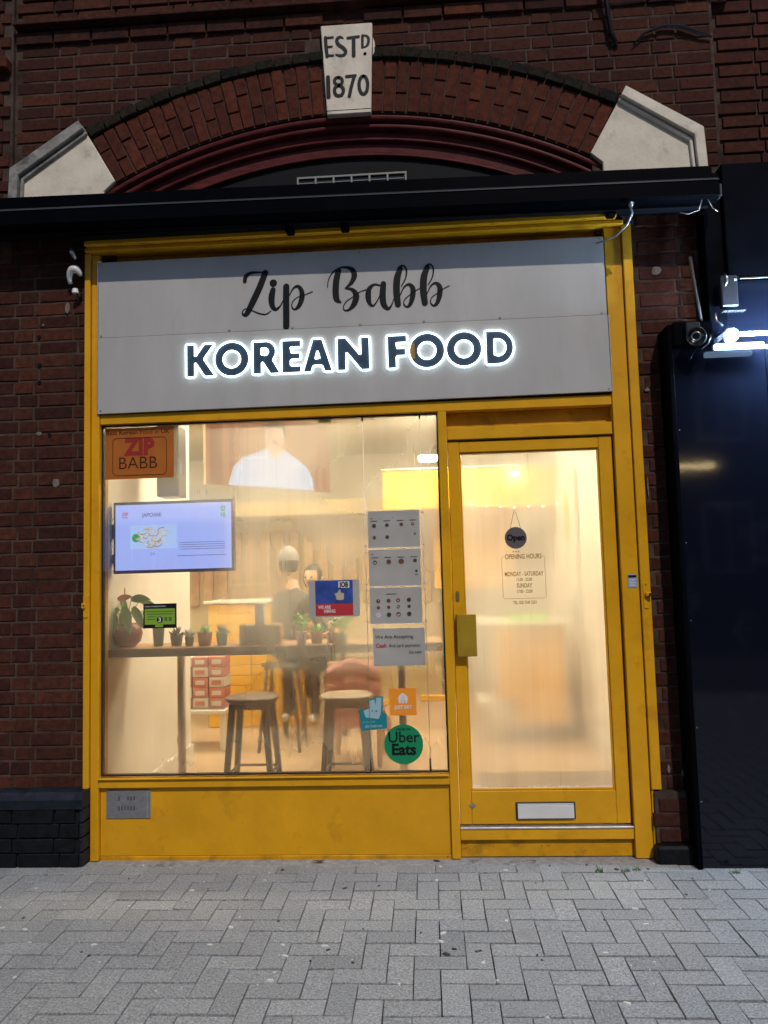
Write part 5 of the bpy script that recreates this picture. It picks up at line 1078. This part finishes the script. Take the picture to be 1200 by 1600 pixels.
# ================================================================== PEOPLE
def body(name, parent, joints, edges, groups, mats_):
    """one continuous skinned figure; joints = {name: (x, y, z, radius)}"""
    ks = list(joints); me = bpy.data.meshes.new(name)
    me.from_pydata([joints[k][:3] for k in ks], [(ks.index(a), ks.index(b)) for a, b in edges], [])
    o = bpy.data.objects.new(name, me); C.objects.link(o)
    sk = o.modifiers.new('k', 'SKIN'); sk.use_smooth_shade = True
    for i, k in enumerate(ks):
        r = joints[k][3]; r = r if isinstance(r, tuple) else (r, r); me.skin_vertices[0].data[i].radius = r; me.skin_vertices[0].data[i].use_root = (k == 'pelvis')
    sb = o.modifiers.new('u', 'SUBSURF'); sb.levels = 2; sb.render_levels = 2
    dg = bpy.context.evaluated_depsgraph_get(); m2 = bpy.data.meshes.new_from_object(o.evaluated_get(dg)); bpy.data.objects.remove(o)
    m2.materials.clear()
    for m in mats_: m2.materials.append(m)
    for p in m2.polygons:
        p.use_smooth = True; c = p.center; best = min(ks, key=lambda k: (Vector(joints[k][:3])-c).length-(max(joints[k][3]) if isinstance(joints[k][3], tuple) else joints[k][3])*.8); p.material_index = groups.get(best, 0)
    m2.name = name
    return link(name, m2, parent)
def head(cx, cy, cz, yaw, parent, hairm, capm=None):
    """skull with brow, nose, jaw, ears and eyes; yaw 0 faces +y"""
    bm = bmesh.new(); bmesh.ops.create_uvsphere(bm, u_segments=28, v_segments=20, radius=1)
    for v in bm.verts:
        x, y, z = v.co; f = max(0, y)
        sx = .075*(1-.28*max(0, -z)**1.3); sy = .095*(1-.10*max(0, -z)); nx, ny, nz = x*sx, y*sy, z*.115
        if y > .2: ny += -.006*max(0, 1-abs(z-.08)/.16)*(1 if abs(x) > .15 else .3)
        nose = max(0, 1-abs(x)/.16)*max(0, 1-abs(z+.16)/.26)*f; ny += .030*nose
        ny += .008*max(0, 1-abs(x)/.3)*max(0, 1-abs(z+.48)/.07)*f + .010*max(0, 1-abs(x)/.4)*max(0, 1-abs(z+.80)/.2)*max(0, f)
        v.co = (nx, ny, nz)
    T = Matrix.Translation((cx, cy, cz)) @ Matrix.Rotation(yaw, 4, 'Z')
    me = bpy.data.meshes.new('head'); bm.to_mesh(me); bm.free(); me.materials.append(M['skin'])
    for p in me.polygons: p.use_smooth = True
    me.transform(T); h = link('head', me, parent)
    b = MB()
    for s in (-1, 1): b.tube([(s*.074, -.005, .015), (s*.084, -.014, .006), (s*.080, -.008, -.022), (s*.072, 0, -.03)], [.006, .010, .007, .004], 8)
    me = b.mesh('ear', M['skin']); me.transform(T); link('ear', me, h)
    b = MB()
    for s in (-1, 1): b.lathe([(0, -.011), (.008, -.007), (.011, 0), (.008, .007), (0, .011)], (s*.030, .083, .010), 10)
    me = b.mesh('eye', M['hair']); me.transform(T); link('eye', me, h)
    b = MB(); b.tube([(-.022, .090, -.056), (0, .097, -.055), (.022, .090, -.056)], [.002, .004, .002], 6); me = b.mesh('mouth', M['red_print']); me.transform(T); link('mouth', me, h)
    bm = bmesh.new(); bmesh.ops.create_uvsphere(bm, u_segments=24, v_segments=16, radius=1)
    kill = [v for v in bm.verts if (v.co.z < -.78) or (v.co.y > .55 and v.co.z < .42)]
    bmesh.ops.delete(bm, geom=kill, context='VERTS')
    for v in bm.verts: v.co = (v.co.x*.083, v.co.y*.102-.004, v.co.z*.124+.003)
    me = bpy.data.meshes.new('hair'); bm.to_mesh(me); bm.free(); me.materials.append(hairm); me.transform(T)
    for p in me.polygons: p.use_smooth = True
    link('hair', me, parent)
    if capm:
        bm = bmesh.new(); bmesh.ops.create_uvsphere(bm, u_segments=24, v_segments=16, radius=1)
        bmesh.ops.delete(bm, geom=[v for v in bm.verts if v.co.z < -.08], context='VERTS')
        for v in bm.verts: v.co = (v.co.x*.090, v.co.y*.110-.004, v.co.z*.122+.012)
        me = bpy.data.meshes.new('cap'); bm.to_mesh(me); bm.free(); me.materials.append(capm); me.transform(T); c = link('cap', me, parent)
        b = MB(); rows = []
        for i in range(9):
            a = rad(20+140*i/8); rows.append([b.bm.verts.new((.088*math.cos(a), .106*math.sin(a), .036)), b.bm.verts.new((.080*math.cos(a), .106*math.sin(a)+.075*math.sin(a), .020))])
        for p, q in zip(rows, rows[1:]): b.bm.faces.new((p[0], q[0], q[1], p[1]))
        me = b.mesh('peak', capm); me.transform(T); pk = link('peak', me, c); pk.modifiers.new('s', 'SOLIDIFY').thickness = .004
def hand(x, y, z, d, parent, side=1):
    b = MB(); d = Vector(d).normalized(); up_ = Vector((0, 0, 1)); sdv = d.cross(up_).normalized(); p = Vector((x, y, z))
    b.tube([p-d*.03, p, p+d*.045, p+d*.085], [.024, .030, .036, .030], 10)
    for k, l in enumerate((.062, .074, .070, .054)):
        q = p+d*.08+sdv*(-.027+.018*k); b.tube([q, q+d*l*.45, q+d*l*.8-up_*.012, q+d*l*.9-up_*.03], [.0095, .009, .008, .006], 8)
    q = p+d*.02-sdv*side*.030; b.tube([q, q+d*.03-sdv*side*.02, q+d*.06-sdv*side*.022-up_*.01], [.012, .010, .007], 8)
    b.build('hand', M['skin'], parent)
E_BODY = [('pelvis', 'waist'), ('waist', 'chest'), ('chest', 'neck'), ('neck', 'skull'), ('chest', 'shl'), ('shl', 'ell'), ('ell', 'wrl'), ('chest', 'shr'), ('shr', 'elr'), ('elr', 'wrr'), ('pelvis', 'hil'), ('hil', 'knl'), ('knl', 'anl'), ('anl', 'tol'), ('pelvis', 'hir'), ('hir', 'knr'), ('knr', 'anr'), ('anr', 'tor')]
GR = {'neck': 1, 'skull': 1, 'wrl': 1, 'wrr': 1, 'pelvis': 2, 'hil': 2, 'hir': 2, 'knl': 2, 'knr': 2, 'anl': 2, 'anr': 2, 'tol': 3, 'tor': 3}
def sitter(x, y, seat, face, parent, top_m, lean=.1):
    """seated figure; face = angle about z of the facing direction, 0 = +y"""
    ca, sa = math.cos(face), math.sin(face)
    def W(a, f, z, r): return (x+a*ca-f*sa, y+a*sa+f*ca, z, r)
    j = {'pelvis': W(0, 0, seat+.10, (.15, .12)), 'waist': W(0, .02, seat+.25, (.14, .105)), 'chest': W(0, lean*.6, seat+.43, (.165, .115)), 'neck': W(0, lean, seat+.58, .052), 'skull': W(0, lean+.02, seat+.66, .05),
         'shl': W(-.17, lean*.8, seat+.49, .062), 'ell': W(-.24, lean+.10, seat+.24, .046), 'wrl': W(-.13, lean+.30, seat+.26, .028), 'shr': W(.17, lean*.8, seat+.49, .062), 'elr': W(.24, lean+.10, seat+.24, .046), 'wrr': W(.13, lean+.30, seat+.26, .028),
         'hil': W(-.09, .06, seat+.07, .085), 'knl': W(-.12, .44, seat+.05, .062), 'anl': W(-.12, .42, seat-.34, .042), 'tol': W(-.12, .54, seat-.38, .034), 'hir': W(.09, .06, seat+.07, .085), 'knr': W(.12, .44, seat+.05, .062), 'anr': W(.12, .42, seat-.34, .042), 'tor': W(.12, .54, seat-.38, .034)}
    body('body', parent, j, E_BODY, GR, [top_m, M['skin'], M['trouser'], M['trainer']])
    for k, s in (('wrl', 1), ('wrr', -1)): hand(*j[k][:3], (-sa, ca, -.05), parent, s)
    return j
p1 = thing('person', (-1.20, 2.0, FZ), 'seated person in a grey cap and dark grey jacket, seen from behind', 'person')
SEAT = .80
j = sitter(-1.20, 2.0, SEAT, rad(-35), p1, M['jacket'], .12); hx, hy, hz_ = j['skull'][:3]; head(hx-.04, hy, SEAT+.79, rad(10), p1, M['hair'], M['cap'])
p2 = thing('person', (-1.02, 2.72, FZ), 'seated person in a tan top facing the window across the table', 'person')
j = sitter(-1.00, 2.75, .66, rad(165), p2, M['jumper'], .12); hx, hy, hz_ = j['skull'][:3]; head(hx, hy, .66+.79, rad(160), p2, M['hair'])
t = thing('high_table', (-1.0, 2.36, FZ), 'small high table between the two seated people', 'table')
part('top', M['counter_top'], t, (-1.30, -.72, 2.30, 2.48, .96, .985), bev=.004); part('leg', M['stool_leg'], t, (-1.28, -1.24, 2.38, 2.42, FZ, .959), (-.78, -.74, 2.38, 2.42, FZ, .959), bev=.003)
for x, y, s, lab in ((-1.20, 1.98, SEAT, 'tall stool under the person in the grey cap'), (-1.00, 2.77, .66, 'tall stool under the person in the tan top')):
    t = thing('tall_stool', (x, y, FZ), lab, 'stool')
    MB().lathe([(0, 0), (.16, 0), (.165, .02), (0, .03)], (x, y, s-.035), 24).build('seat', M['stool_leg'], t)
    for sx in (-1, 1):
        for sy in (-1, 1): MB().tube([(x+sx*.10, y+sy*.10, s-.035), (x+sx*.16, y+sy*.16, FZ)], .013, 8).build('leg', M['stool_leg'], t)
